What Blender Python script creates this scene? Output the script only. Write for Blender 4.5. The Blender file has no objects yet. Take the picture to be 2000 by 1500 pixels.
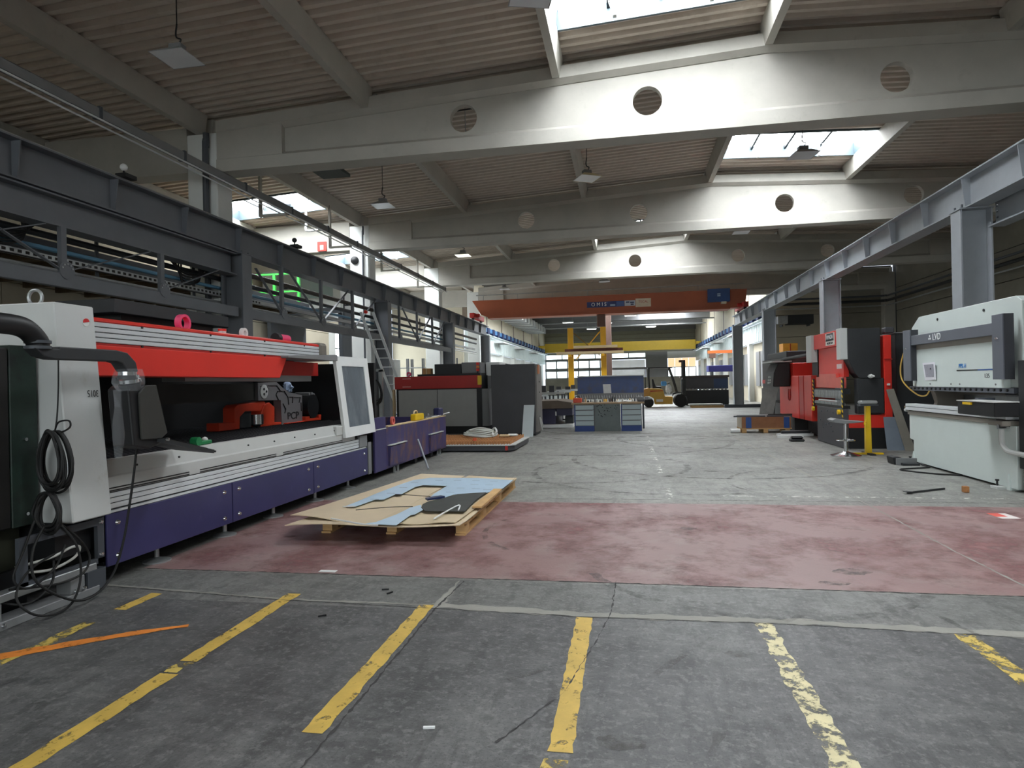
import bpy, bmesh, math, random
from mathutils import Vector, Matrix
random.seed(7)
SC = bpy.context.scene
COL = SC.collection

# ------------------------------------------------------------------ camera
F_PX = 1260.0
YAW, ROLL, EYE = math.radians(10.0), 0.0218, 1.45
cam = bpy.data.cameras.new('camera')
cam.sensor_fit = 'HORIZONTAL'; cam.sensor_width = 36.0
cam.lens = F_PX / 2000.0 * 36.0
cam.clip_start = 0.05; cam.clip_end = 300
cam_ob = bpy.data.objects.new('camera', cam); COL.objects.link(cam_ob)
_f = Vector((-math.sin(YAW), math.cos(YAW), 0)); _r = Vector((math.cos(YAW), math.sin(YAW), 0)); _u = Vector((0, 0, 1))
_R = math.cos(ROLL) * _r - math.sin(ROLL) * _u
_U = math.cos(ROLL) * _u + math.sin(ROLL) * _r
_m = Matrix((_R, _U, -_f)).transposed().to_4x4(); _m.translation = Vector((0, 0, EYE))
cam_ob.matrix_world = _m
SC.camera = cam_ob

# ------------------------------------------------------------------ world, exposure
w = bpy.data.worlds.new('overcast_sky'); SC.world = w
w.use_nodes = True
w.node_tree.nodes['Background'].inputs[0].default_value = (0.80, 0.88, 1.0, 1)
w.node_tree.nodes['Background'].inputs[1].default_value = 1.0
SC.view_settings.view_transform = 'Standard'; SC.view_settings.look = 'None'
SC.view_settings.gamma = 1.0; SC.view_settings.use_curve_mapping = False
SC.view_settings.exposure = 0.48
SKY_E = 22.5      # brightness of the daylight on the roof glazing
WIN_E = 4.7       # brightness of the added panes in the back and left walls

# ------------------------------------------------------------------ materials
def lin(c):
    return tuple(((v / 255) / 12.92 if v / 255 <= .04045 else ((v / 255 + .055) / 1.055) ** 2.4) for v in c)
MATS = {}
def mat(name, rgb, rough=.55, metal=0., var=.12, scale=3., bump=0., rgb2=None, mix=None, stretch=None, spec=None, fine=None):
    """procedural material: base colour broken up by two noises, optional second colour in patches (rgb2, mix = (low, high))"""
    if name in MATS: return MATS[name]
    m = bpy.data.materials.new(name); m.use_nodes = True
    nt = m.node_tree; N = nt.nodes; L = nt.links
    b = N['Principled BSDF']
    b.inputs['Roughness'].default_value = rough; b.inputs['Metallic'].default_value = metal
    if spec is not None: b.inputs['Specular IOR Level'].default_value = spec
    tc = N.new('ShaderNodeTexCoord'); mp = N.new('ShaderNodeMapping'); L.new(tc.outputs['Object'], mp.inputs[0])
    if stretch: mp.inputs['Scale'].default_value = stretch
    n1 = N.new('ShaderNodeTexNoise'); n1.inputs['Scale'].default_value = scale; n1.inputs['Detail'].default_value = 6; n1.inputs['Roughness'].default_value = .62
    L.new(mp.outputs[0], n1.inputs['Vector'])
    c = lin(rgb)
    r = N.new('ShaderNodeValToRGB'); L.new(n1.outputs['Fac'], r.inputs[0])
    r.color_ramp.elements[0].position = .3; r.color_ramp.elements[1].position = .7
    r.color_ramp.elements[0].color = tuple(max(0, v * (1 - var)) for v in c) + (1,)
    r.color_ramp.elements[1].color = tuple(min(1, v * (1 + var)) for v in c) + (1,)
    out = r.outputs[0]
    if rgb2:
        n2 = N.new('ShaderNodeTexNoise'); n2.inputs['Scale'].default_value = scale * 1.7; n2.inputs['Detail'].default_value = 8; n2.inputs['Roughness'].default_value = .7
        L.new(mp.outputs[0], n2.inputs['Vector'])
        r2 = N.new('ShaderNodeValToRGB'); L.new(n2.outputs['Fac'], r2.inputs[0])
        r2.color_ramp.elements[0].position = mix[0]; r2.color_ramp.elements[1].position = mix[1]
        mx = N.new('ShaderNodeMixRGB'); L.new(r2.outputs[0], mx.inputs[0]); L.new(out, mx.inputs[1]); mx.inputs[2].default_value = lin(rgb2) + (1,)
        out = mx.outputs[0]
    L.new(out, b.inputs['Base Color'])
    if bump:
        n3 = N.new('ShaderNodeTexNoise'); n3.inputs['Scale'].default_value = fine or scale * 12; n3.inputs['Detail'].default_value = 4
        L.new(mp.outputs[0], n3.inputs['Vector'])
        bp = N.new('ShaderNodeBump'); bp.inputs['Strength'].default_value = bump; bp.inputs['Distance'].default_value = .01
        L.new(n3.outputs['Fac'], bp.inputs['Height']); L.new(bp.outputs[0], b.inputs['Normal'])
    MATS[name] = m
    return m
def emis(name, rgb, e):
    if name in MATS: return MATS[name]
    m = bpy.data.materials.new(name); m.use_nodes = True; N = m.node_tree.nodes
    b = N['Principled BSDF']; b.inputs['Base Color'].default_value = (.8, .8, .8, 1)
    b.inputs['Emission Color'].default_value = lin(rgb) + (1,); b.inputs['Emission Strength'].default_value = e
    MATS[name] = m; return m
def glass(name, rgb, rough=.05, alpha=.35):
    if name in MATS: return MATS[name]
    m = bpy.data.materials.new(name); m.use_nodes = True; nt = m.node_tree; N = nt.nodes; L = nt.links
    b = N['Principled BSDF']; b.inputs['Base Color'].default_value = lin(rgb) + (1,); b.inputs['Roughness'].default_value = rough
    b.inputs['Alpha'].default_value = alpha
    MATS[name] = m; return m
def paint(name, rgb, lo, hi, scale=14., rgb2=None, rough=.55, stretch=(1, 1, 1)):
    """worn floor paint: bare concrete shows where a noise falls below a threshold"""
    if name in MATS: return MATS[name]
    m = mat(name, rgb, rough, var=.18, scale=5., rgb2=rgb2, mix=(.5, .75) if rgb2 else None)
    nt = m.node_tree; N = nt.nodes; L = nt.links; b = N['Principled BSDF']
    tc = N.new('ShaderNodeTexCoord'); mp = N.new('ShaderNodeMapping'); mp.inputs['Scale'].default_value = stretch
    L.new(tc.outputs['Object'], mp.inputs[0])
    n = N.new('ShaderNodeTexNoise'); n.inputs['Scale'].default_value = scale; n.inputs['Detail'].default_value = 8; n.inputs['Roughness'].default_value = .72
    L.new(mp.outputs[0], n.inputs['Vector'])
    r = N.new('ShaderNodeValToRGB'); L.new(n.outputs['Fac'], r.inputs[0])
    r.color_ramp.elements[0].position = lo; r.color_ramp.elements[1].position = hi
    L.new(r.outputs[0], b.inputs['Alpha'])
    return m

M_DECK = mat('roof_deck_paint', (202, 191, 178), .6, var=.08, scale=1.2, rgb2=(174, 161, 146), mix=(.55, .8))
M_CONC = mat('precast_concrete', (176, 173, 164), .75, var=.07, scale=1.5, bump=.15, rgb2=(150, 146, 136), mix=(.6, .9))
M_CONCW = mat('painted_white_concrete', (222, 224, 220), .7, var=.05, scale=1.5, bump=.1)
M_WALLB = mat('beige_wall_paint', (186, 178, 158), .8, var=.08, scale=.8, bump=.1)
M_WALLP = mat('concrete_wall_panel', (132, 128, 116), .85, var=.12, scale=1.1, bump=.2)
M_JOINT = mat('dark_joint', (40, 38, 35), .9, var=.1)
M_STEEL = mat('grey_steel_paint', (158, 163, 168), .5, var=.08, scale=2.)  # right runway's tone: the light on the shared steel is in the colour
M_STEELD = mat('dark_steel_paint', (74, 78, 84), .5, var=.1, scale=2.)
M_RAIL = mat('rail_steel', (150, 150, 146), .4, .8, var=.1)
M_GALV = mat('galvanised_metal', (165, 168, 168), .42, .6, var=.12, scale=6)
M_BLACK = mat('black_paint', (24, 25, 27), .5, var=.15, scale=4)
M_BLACKM = mat('matt_black_panel', (44, 46, 48), .6, var=.12, scale=3)
M_RUBBER = mat('black_rubber', (20, 20, 20), .65, var=.1)
M_WHITE = mat('white_paint', (232, 234, 232), .45, var=.03)
M_RED = mat('red_machine_paint', (226, 52, 40), .42, var=.05, scale=2)
M_DRED = mat('deep_red_paint', (176, 34, 28), .45, var=.08, scale=2)
M_PURP = mat('violet_blue_paint', (62, 56, 100), .45, var=.12, scale=2.5)
M_ALU = mat('anodised_aluminium', (226, 230, 232), .32, .25, var=.04)
M_CHROME = mat('chrome', (210, 212, 214), .18, 1., var=.03)
M_LGREY = mat('light_grey_machine_paint', (198, 200, 197), .5, var=.04, scale=2)
M_MGREY = mat('mid_grey_machine_paint', (128, 129, 130), .5, var=.06, scale=2)
M_DGREY = mat('dark_grey_machine_paint', (66, 66, 70), .5, var=.08, scale=2)
M_YEL = mat('yellow_paint', (238, 196, 22), .45, var=.06)
M_ORG = mat('orange_paint', (206, 98, 42), .5, var=.08, scale=1.)
M_BLUE = mat('blue_paint', (38, 82, 150), .5, var=.08)
M_PLY = mat('plywood_sheet', (206, 182, 142), .7, var=.08, scale=2., stretch=(1, 6, 1))
M_WOOD = mat('pallet_wood', (196, 158, 106), .75, var=.18, scale=3., stretch=(1, 1, 6))
M_CARD = mat('cardboard', (188, 142, 92), .8, var=.1)

# ------------------------------------------------------------------ mesh helpers
ORG = {}
class MB:
    def __init__(s): s.v = []; s.f = []
    def add(s, vs, fs):
        o = len(s.v); s.v += [tuple(v) for v in vs]; s.f += [tuple(i + o for i in f) for f in fs]; return s
    def box(s, x0, x1, y0, y1, z0, z1):
        vs = [(x, y, z) for z in (z0, z1) for y in (y0, y1) for x in (x0, x1)]
        return s.add(vs, [(0, 2, 3, 1), (4, 5, 7, 6), (0, 1, 5, 4), (2, 6, 7, 3), (0, 4, 6, 2), (1, 3, 7, 5)])
    def obox(s, c, size, R=None):
        hx, hy, hz = (d / 2 for d in size); c = Vector(c)
        vs = [Vector((x, y, z)) for z in (-hz, hz) for y in (-hy, hy) for x in (-hx, hx)]
        if R is not None: vs = [R @ v for v in vs]
        return s.add([v + c for v in vs], [(0, 2, 3, 1), (4, 5, 7, 6), (0, 1, 5, 4), (2, 6, 7, 3), (0, 4, 6, 2), (1, 3, 7, 5)])
    def bar(s, p0, p1, a, b=None, up=(0, 0, 1)):
        """rectangular bar from p0 to p1, a wide, b high"""
        b = b or a; p0 = Vector(p0); p1 = Vector(p1); d = (p1 - p0).normalized(); up = Vector(up)
        if abs(d.dot(up)) > .99: up = Vector((0, 1, 0))
        x = d.cross(up).normalized(); y = x.cross(d)
        vs = [p + x * i * a / 2 + y * j * b / 2 for p in (p0, p1) for i, j in ((-1, -1), (1, -1), (1, 1), (-1, 1))]
        return s.add(vs, [(3, 2, 1, 0), (4, 5, 6, 7), (0, 1, 5, 4), (1, 2, 6, 5), (2, 3, 7, 6), (3, 0, 4, 7)])
    def cyl(s, p0, p1, r0, r1=None, n=16, caps=True):
        r1 = r0 if r1 is None else r1
        p0 = Vector(p0); p1 = Vector(p1); d = (p1 - p0).normalized()
        up = Vector((0, 0, 1)) if abs(d.z) < .95 else Vector((1, 0, 0))
        x = d.cross(up).normalized(); y = x.cross(d)
        vs = []
        for p, r in ((p0, r0), (p1, r1)):
            vs += [p + (x * math.cos(2 * math.pi * i / n) + y * math.sin(2 * math.pi * i / n)) * r for i in range(n)]
        fs = [(i, (i + 1) % n, n + (i + 1) % n, n + i) for i in range(n)]
        if caps: fs += [tuple(range(n - 1, -1, -1)), tuple(range(n, 2 * n))]
        return s.add(vs, fs)
    def tube(s, pts, r, n=8, sub=6, closed=False):
        pts = [Vector(p) for p in pts]
        if sub and len(pts) > 2:
            P = []; k = len(pts)
            for i in range(k if closed else k - 1):
                g = lambda j: pts[j % k] if closed else pts[max(0, min(k - 1, j))]
                a, b, c, d = g(i - 1), g(i), g(i + 1), g(i + 2)
                for t in range(sub):
                    u = t / sub
                    P.append(.5 * ((2 * b) + (c - a) * u + (2 * a - 5 * b + 4 * c - d) * u * u + (3 * b - a - 3 * c + d) * u ** 3))
            if not closed: P.append(pts[-1])
            pts = P
        m = len(pts); vs = []; prev = None
        for i, p in enumerate(pts):
            d = (pts[(i + 1) % m] - pts[i - 1]) if closed else (pts[min(m - 1, i + 1)] - pts[max(0, i - 1)])
            d = d.normalized() if d.length > 1e-9 else Vector((0, 0, 1))
            if prev is None:
                up = Vector((0, 0, 1)) if abs(d.z) < .9 else Vector((1, 0, 0)); x = d.cross(up).normalized()
            else:
                x = prev - d * prev.dot(d)
                x = x.normalized() if x.length > 1e-6 else d.orthogonal().normalized()
            prev = x; y = x.cross(d)
            rr = r[min(len(r) - 1, int(i * len(r) / m))] if isinstance(r, (list, tuple)) else r
            vs += [p + (x * math.cos(2 * math.pi * j / n) + y * math.sin(2 * math.pi * j / n)) * rr for j in range(n)]
        fs = []
        for i in range(m if closed else m - 1):
            a = i * n; b = ((i + 1) % m) * n
            fs += [(a + j, a + (j + 1) % n, b + (j + 1) % n, b + j) for j in range(n)]
        if not closed: fs += [tuple(range(n - 1, -1, -1)), tuple(range((m - 1) * n, m * n))]
        return s.add(vs, fs)
    def prism(s, poly, ax, a, b):
        """2-D polygon (in the other two axes, in x<y<z order) extruded along axis ax from a to b"""
        n = len(poly)
        def P(p, t):
            return {'x': (t, p[0], p[1]), 'y': (p[0], t, p[1]), 'z': (p[0], p[1], t)}[ax]
        vs = [P(p, a) for p in poly] + [P(p, b) for p in poly]
        ar = sum(poly[i][0] * poly[(i + 1) % n][1] - poly[(i + 1) % n][0] * poly[i][1] for i in range(n))
        flip = (ar < 0) != (ax == 'y') != (b < a)
        fs = [(i, (i + 1) % n, n + (i + 1) % n, n + i) for i in range(n)] + [tuple(range(n - 1, -1, -1)), tuple(range(n, 2 * n))]
        if flip: fs = [tuple(reversed(f)) for f in fs]
        return s.add(vs, fs)
    def lathe(s, prof, c=(0, 0, 0), n=20, axis='z'):
        vs = []; c = Vector(c)
        for r, h in prof:
            for i in range(n):
                a = 2 * math.pi * i / n; q = (r * math.cos(a), r * math.sin(a), h)
                q = {'z': q, 'x': (q[2], q[0], q[1]), 'y': (q[1], q[2], q[0])}[axis]
                vs.append(c + Vector(q))
        m = len(prof); fs = []
        for k in range(m - 1):
            fs += [(k * n + i, k * n + (i + 1) % n, (k + 1) * n + (i + 1) % n, (k + 1) * n + i) for i in range(n)]
        fs += [tuple(range(n - 1, -1, -1)), tuple(range((m - 1) * n, m * n))]
        return s.add(vs, fs)
    def ring(s, prof, c=(0, 0, 0), n=22, axis='z'):
        """closed profile turned about an axis: a ring with a real hole"""
        o = len(s.f); s.lathe(prof, c, n, axis); s.f = s.f[:-2]; m = len(prof); b = len(s.v) - m * n
        s.f += [(b + (m - 1) * n + i, b + (m - 1) * n + (i + 1) % n, b + (i + 1) % n, b + i) for i in range(n)]
        return s
    def ball(s, c, r, n=12, sz=1.):
        return s.lathe([(max(.02 * r, r * math.sin(math.pi * k / 8)), -r * sz * math.cos(math.pi * k / 8)) for k in range(9)], c, n)
    def build(s, name, m, parent=None, smooth=False, bev=0., fix=True, segs=1):
        me = bpy.data.meshes.new(name)
        lo = Vector([min(v[k] for v in s.v) for k in range(3)]); hi = Vector([max(v[k] for v in s.v) for k in range(3)])
        o = Vector(((lo.x + hi.x) / 2, (lo.y + hi.y) / 2, lo.z))
        me.from_pydata([(v[0] - o.x, v[1] - o.y, v[2] - o.z) for v in s.v], [], s.f)
        if fix:
            bm = bmesh.new(); bm.from_mesh(me); bmesh.ops.recalc_face_normals(bm, faces=bm.faces); bm.to_mesh(me); bm.free()
        me.materials.append(m)
        if smooth:
            me.shade_smooth()
            try: me.set_sharp_from_angle(angle=math.radians(35))
            except Exception: pass
        ob = bpy.data.objects.new(name, me); COL.objects.link(ob)
        if parent is not None:
            ob.parent = parent; ob.location = o - ORG[parent]
        else: ob.location = o
        ORG[ob] = o
        if bev:
            md = ob.modifiers.new('bevel', 'BEVEL'); md.width = bev; md.segments = segs; md.limit_method = 'ANGLE'; md.harden_normals = False
        return ob
def tag(o, label=None, cat=None, group=None, kind=None):
    if label: o['label'] = label
    if cat: o['category'] = cat
    if group: o['group'] = group
    if kind: o['kind'] = kind
    return o
def thing(name, label, cat, loc=(0, 0, 0), rotz=0., group=None, world=False):
    """an Empty at the thing's base; parts are given in its own frame, or in world coordinates with world=True"""
    o = bpy.data.objects.new(name, None); COL.objects.link(o); o.empty_display_size = .2
    o.location = loc; o.rotation_euler = (0, 0, rotz)
    ORG[o] = Vector(loc) if world else Vector((0, 0, 0))
    return tag(o, label, cat, group)
def struct(name, loc=(0, 0, 0)):
    o = bpy.data.objects.new(name, None); COL.objects.link(o); o.location = loc; ORG[o] = Vector(loc)
    o['kind'] = 'structure'; return o
def inst(proto, loc, parent, rotz=0.):
    """another piece with the same mesh; loc is in the same frame as the parts of its parent"""
    c = proto.copy(); COL.objects.link(c); c.parent = parent
    c.location = Vector(loc) - (ORG[parent] if parent is not None else Vector((0, 0, 0))); c.rotation_euler = (0, 0, rotz)
    ORG[c] = Vector(loc); return c
def copy_tree(o, parent=None):
    c = o.copy(); COL.objects.link(c); c.parent = parent; ORG[c] = ORG.get(o, Vector((0, 0, 0)))
    for ch in o.children: copy_tree(ch, c)
    return c
def B(x0, x1, y0, y1, z0, z1, name, m, parent=None, bev=0.): return MB().box(x0, x1, y0, y1, z0, z1).build(name, m, parent, bev=bev)
_font = None
def text(body, name, size, m, parent, origin, xdir, ydir, depth=.002, align='CENTER', sx=1.):
    """flat raised lettering as a mesh part; origin in the parent's frame"""
    cu = bpy.data.curves.new('lettering', 'FONT'); cu.body = body; cu.size = size; cu.extrude = depth; cu.align_x = align; cu.align_y = 'CENTER'
    cu.resolution_u = 3
    tmp = bpy.data.objects.new('tmp_lettering', cu); COL.objects.link(tmp)
    dg = bpy.context.evaluated_depsgraph_get(); dg.update()
    me = bpy.data.meshes.new_from_object(tmp.evaluated_get(dg)); bpy.data.objects.remove(tmp); bpy.data.curves.remove(cu)
    X = Vector(xdir).normalized(); Y = Vector(ydir).normalized(); Zd = X.cross(Y)
    for v in me.vertices: v.co = X * v.co.x * sx + Y * v.co.y + Zd * v.co.z
    me.materials.clear(); me.materials.append(m)
    ob = bpy.data.objects.new(name, me); COL.objects.link(ob); ob.parent = parent
    ob.location = Vector(origin) - ORG[parent]; ORG[ob] = Vector(origin)
    return ob
def lump(c, r, name, m, label=None, cat=None, sz=.8, seed=1, parent=None):
    """crumpled soft body: a sphere pushed in and out at random"""
    q = random.Random(seed); mb = MB().ball((0, 0, 0), r, 14, sz)
    mb.v = [tuple(Vector(c) + Vector(v) * q.uniform(.68, 1.2)) for v in mb.v]
    return tag(mb.build(name, m, parent, smooth=False), label, cat)
def RX(a): return Matrix.Rotation(a, 3, 'X')
def RY(a): return Matrix.Rotation(a, 3, 'Y')
def RZ(a): return Matrix.Rotation(a, 3, 'Z')

# ================================================================== THE SETTING
X_L, X_R = -14.0, 14.2            # outer walls of the near hall
BY = [-12.35, -4.10, 4.15, 12.40, 20.65, 28.90, 37.15]      # front faces of the roof beams
PX = [-12.8, -8.85, -5.1, -1.2, 2.7, 6.65, 10.55]           # purlin lines
def zf(x): return 7.5 - .0526 * abs(x - 2.7)                # underside of the beams' top flange

# ---- floor
def floor_mat(name, base, dark, light, s=1.):
    m = mat(name, base, .55, var=.10, scale=.55 * s, bump=.25, rgb2=light, mix=(.52, .78), fine=60)
    nt = m.node_tree; N = nt.nodes; L = nt.links; b = N['Principled BSDF']
    old = b.inputs['Base Color'].links[0].from_socket
    tc = N.new('ShaderNodeTexCoord')
    def noise(scale, st, lo, hi, det=8):
        mp = N.new('ShaderNodeMapping'); mp.inputs['Scale'].default_value = st; mp.inputs['Rotation'].default_value = (0, 0, .25); L.new(tc.outputs['Object'], mp.inputs[0])
        n = N.new('ShaderNodeTexNoise'); n.inputs['Scale'].default_value = scale; n.inputs['Detail'].default_value = det; n.inputs['Roughness'].default_value = .7
        L.new(mp.outputs[0], n.inputs['Vector'])
        r = N.new('ShaderNodeValToRGB'); r.color_ramp.elements[0].position = lo; r.color_ramp.elements[1].position = hi; L.new(n.outputs['Fac'], r.inputs[0]); return r.outputs[0]
    out = old
    for sc, st, lo, hi, col, amt in ((.5, (1, 1.7, 1), .44, .70, dark, .7), (2.2, (1.6, .5, 1), .47, .66, dark, .55), (9, (1, 1, 1), .48, .62, dark, .5), (5, (.6, 1.6, 1), .50, .64, light, .28), (4, (2.4, .4, 1), .52, .62, dark, .5), (26, (1, 1, 1), .52, .62, light, .5), (70, (1, 1, 1), .54, .64, dark, .7)):
        f = noise(sc, st, lo, hi); mu = N.new('ShaderNodeMath'); mu.operation = 'MULTIPLY'; mu.inputs[1].default_value = amt; L.new(f, mu.inputs[0])
        mx = N.new('ShaderNodeMixRGB'); L.new(mu.outputs[0], mx.inputs[0]); L.new(out, mx.inputs[1]); mx.inputs[2].default_value = lin(col) + (1,); out = mx.outputs[0]
    L.new(out, b.inputs['Base Color'])
    rg = noise(1.1, (1, 1, 1), .3, .7); mr = N.new('ShaderNodeMapRange'); mr.inputs[3].default_value = .38; mr.inputs[4].default_value = .62
    L.new(rg, mr.inputs[0]); L.new(mr.outputs[0], b.inputs['Roughness'])
    return m
M_FLOOR_D = floor_mat('dark_worn_concrete_floor', (100, 100, 99), (58, 58, 58), (136, 136, 133))
M_FLOOR_L = floor_mat('pale_worn_concrete_floor', (138, 138, 132), (94, 94, 90), (168, 167, 158))
floor = struct('floor')
B(X_L - .3, X_R + .3, -13.2, 4.02, -.2, 0, 'floor_slab', M_FLOOR_D, floor)
B(X_L - .3, X_R + .3, 4.02, 4.66, -.2, 0, 'floor_slab', floor_mat('grey_concrete_strip', (116, 116, 113), (72, 72, 70), (144, 144, 140)), floor)
B(X_L - .3, X_R + .3, 4.66, 76.2, -.2, 0, 'floor_slab', M_FLOOR_L, floor)
def ribbon(pts, w, z, name, m, parent=floor, jag=0., step=.06, rnd=None):
    """thin flat strip on the floor following pts, w wide, edges ragged by jag"""
    rnd = rnd or random; P = [Vector((p[0], p[1], 0)) for p in pts]; Q = []
    for a, b in zip(P[:-1], P[1:]):
        n = max(1, int((b - a).length / step)); Q += [a.lerp(b, i / n) for i in range(n)]
    Q.append(P[-1]); mb = MB(); vs = []
    for i, q in enumerate(Q):
        d = (Q[min(len(Q) - 1, i + 1)] - Q[max(0, i - 1)]).normalized(); s = Vector((-d.y, d.x, 0))
        ww = w[min(len(w) - 1, int(i * len(w) / len(Q)))] if isinstance(w, list) else w
        vs += [tuple(q + s * (ww / 2 + rnd.uniform(-jag, jag)) + Vector((0, 0, z))), tuple(q - s * (ww / 2 + rnd.uniform(-jag, jag)) + Vector((0, 0, z)))]
    mb.add(vs, [(2 * i, 2 * i + 1, 2 * i + 3, 2 * i + 2) for i in range(len(Q) - 1)])
    return mb.build(name, m, parent)
M_BAND = paint('worn_red_floor_paint', (140, 96, 95), .46, .72, 1.1, rgb2=(150, 118, 115))
M_BAND2 = mat('faded_pink_floor_paint', (146, 116, 114), .42, var=.12, scale=1.2, rgb2=(158, 144, 139), mix=(.5, .78), bump=.2, fine=50)
M_YLINE = paint('worn_yellow_line_paint', (210, 176, 84), .36, .44, 11.)
M_YLINE2 = paint('very_worn_yellow_line_paint', (206, 180, 92), .44, .52, 9.)
M_CREAM = paint('worn_cream_line_paint', (214, 204, 160), .44, .51, 10.)
M_OLINE = paint('orange_spray_paint', (232, 140, 56), .3, .45, 9.)
M_WLINE = paint('worn_white_line_paint', (214, 214, 206), .45, .56, 8.)
M_PATCH = mat('pale_joint_mortar', (148, 146, 138), .7, var=.12, scale=4, bump=.3)
M_CRACK = mat('dark_crack_filler', (62, 61, 60), .8, var=.2, scale=6)
M_TYRE = paint('tyre_mark', (84, 84, 82), .44, .8, 4.5, stretch=(1, 1, 1))
rr = random.Random(3)
tag(MB().box(-3.95, 7.2, 4.70, 7.80, .0, .0012).build('painted_band', M_BAND2, floor), 'faded red painted band across the grey concrete floor')
tag(MB().box(-3.95, 7.2, 4.71, 7.79, .0, .0018).build('painted_band_remains', M_BAND, floor), 'stronger red remains of the painted band')
for x, y0, y1, m in ((-2.345, 2.0, 2.95, M_YLINE), (-2.345, 3.1, 4.22, M_YLINE), (-1.33, 2.52, 4.1, M_YLINE), (-.285, 2.52, 3.99, M_YLINE), (-.30, 2.35, 2.47, M_YLINE2)):
    ribbon([(x, y0), (x + .005, y1)], .098, .002, 'painted_line', m, jag=.006, rnd=rr)
ribbon([(-2.345, 2.965), (-2.345, 3.085)], .08, .002, 'painted_line', M_YLINE2, jag=.012, rnd=rr)
ribbon([(.775, 1.9), (.77, 4.02)], .105, .002, 'painted_line', M_CREAM, jag=.012, rnd=rr)
ribbon([(1.83, 3.0), (1.82, 3.97)], .1, .002, 'painted_line', M_YLINE2, jag=.01, rnd=rr)
ribbon([(-3.37, 2.6), (-3.36, 3.55)], .085, .002, 'painted_line', M_YLINE2, jag=.012, rnd=rr)
ribbon([(-3.36, 3.78), (-3.35, 4.12)], .09, .002, 'painted_line', M_YLINE, jag=.006, rnd=rr)
tag(ribbon([(-3.75, 2.82), (-3.47, 3.0), (-3.12, 3.29), (-2.9, 3.45), (-2.69, 3.57)], [.1, .1, .09, .075, .05], .003, 'painted_line', M_OLINE, jag=.008, rnd=rr), 'orange spray-painted stroke')
for a, b in ((17.3, 16.9), (16.2, 15.4), (14.5, 13.4), (12.5, 12.0), (11.3, 10.4), (8.9, 8.1)):
    ribbon([(.515, b), (.515, a)], .075, .0025, 'painted_line', M_WLINE, jag=.012, rnd=rr)
ribbon([(1.16, 8.36), (5.2, 8.30)], .055, .002, 'painted_line', M_WLINE, jag=.012, rnd=rr)
ribbon([(-3.9, 4.26), (-2.35, 4.11), (-1.27, 4.1)], .025, .0015, 'joint_strip', M_PATCH, jag=.012, rnd=rr)
ribbon([(-1.3, 4.1), (-.29, 4.04), (1.0, 4.06), (2.14, 4.0), (7, 4.0)], .085, .0015, 'joint_strip', M_PATCH, jag=.02, rnd=rr)
ribbon([(-1.24, 4.64), (-1.25, 4.05)], [.01, .03, .06, .04], .0016, 'joint_strip', M_PATCH, jag=.015, rnd=rr)
ribbon([(-3.9, 4.235), (-2.35, 4.085), (-.29, 4.0), (1.0, 4.015), (2.14, 3.955), (7, 3.955)], .007, .0022, 'crack', M_CRACK, jag=.004, step=.03, rnd=rr)
ribbon([(-1.21, 4.63), (-1.25, 4.03), (-1.245, 2.9), (-1.255, 2.0)], .010, .0022, 'crack', M_CRACK, jag=.006, step=.03, rnd=rr)
ribbon([(2.63, 9.6), (2.66, 7.9), (2.62, 5.8), (2.64, 4.7)], .018, .003, 'joint_strip', M_PATCH, jag=.005, rnd=rr)
ribbon([(2.64, 30), (2.64, 9.6)], .05, .002, 'joint_strip', M_PATCH, jag=.012, rnd=rr)
ribbon([(-.1, 4.75), (-.12, 4.1), (-.2, 3.6), (-.32, 3.0), (-.55, 2.55)], .005, .0022, 'crack', M_CRACK, jag=.006, step=.03, rnd=rr)
ribbon([(-3.9, 4.69), (-.5, 4.70), (2.5, 4.68), (7, 4.68)], .012, .0024, 'crack', M_CRACK, jag=.008, step=.04, rnd=rr)
ribbon([(-1, 8.05), (7, 8.02)], .03, .002, 'crack', paint('faint_dirt_line', (110, 110, 106), .42, .6, 5.), jag=.01, rnd=rr)
def arc(cx, cy, r, a0, a1, w=.1, n=40):
    return [(cx + r * math.cos(math.radians(a0 + (a1 - a0) * i / n)), cy + r * math.sin(math.radians(a0 + (a1 - a0) * i / n))) for i in range(n + 1)]
for c in ((.9, 5.35, 1.25, 200, 325, .07), (.7, 10.6, 2.2, 150, 290, .1), (1.6, 12.4, 2.6, 170, 330, .1), (-.6, 15.8, 3.0, 230, 360, .12), (2.2, 16.5, 2.4, 120, 300, .12),
          (.2, 19.0, 3.0, 200, 330, .12), (3.0, 9.4, 1.6, 60, 220, .06), (-.9, 11.2, 1.9, 250, 400, .1), (1.5, 21.5, 4.5, 200, 320, .14), (-.4, 6.3, 1.0, 150, 230, .05), (2.0, 14, 3.6, 20, 130, .12)):
    ribbon(arc(*c[:5]), c[5], .003, 'tyre_mark', M_TYRE, jag=.01, rnd=rr)
for p in (((.1, 3.25), (.45, 3.75)), ((.28, 2.55), (.42, 2.95)), ((.9, 4.05), (1.15, 4.3)), ((1.9, 3.9), (1.75, 4.6)), ((-.6, 3.1), (-.3, 3.35))):
    ribbon(p, .035, .003, 'tyre_mark', M_TYRE, jag=.01, rnd=rr)
def patch(x, y, a, b, name, m, n=22, z=.003):
    pts = [(x + a * math.cos(2 * math.pi * i / n) * rr.uniform(.75, 1.1), y + b * math.sin(2 * math.pi * i / n) * rr.uniform(.75, 1.1), z) for i in range(n)]
    return MB().add(pts, [tuple(range(n))]).build(name, m, floor)
M_STAIN = paint('oil_stain', (80, 78, 74), .4, .75, 9.)
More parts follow.
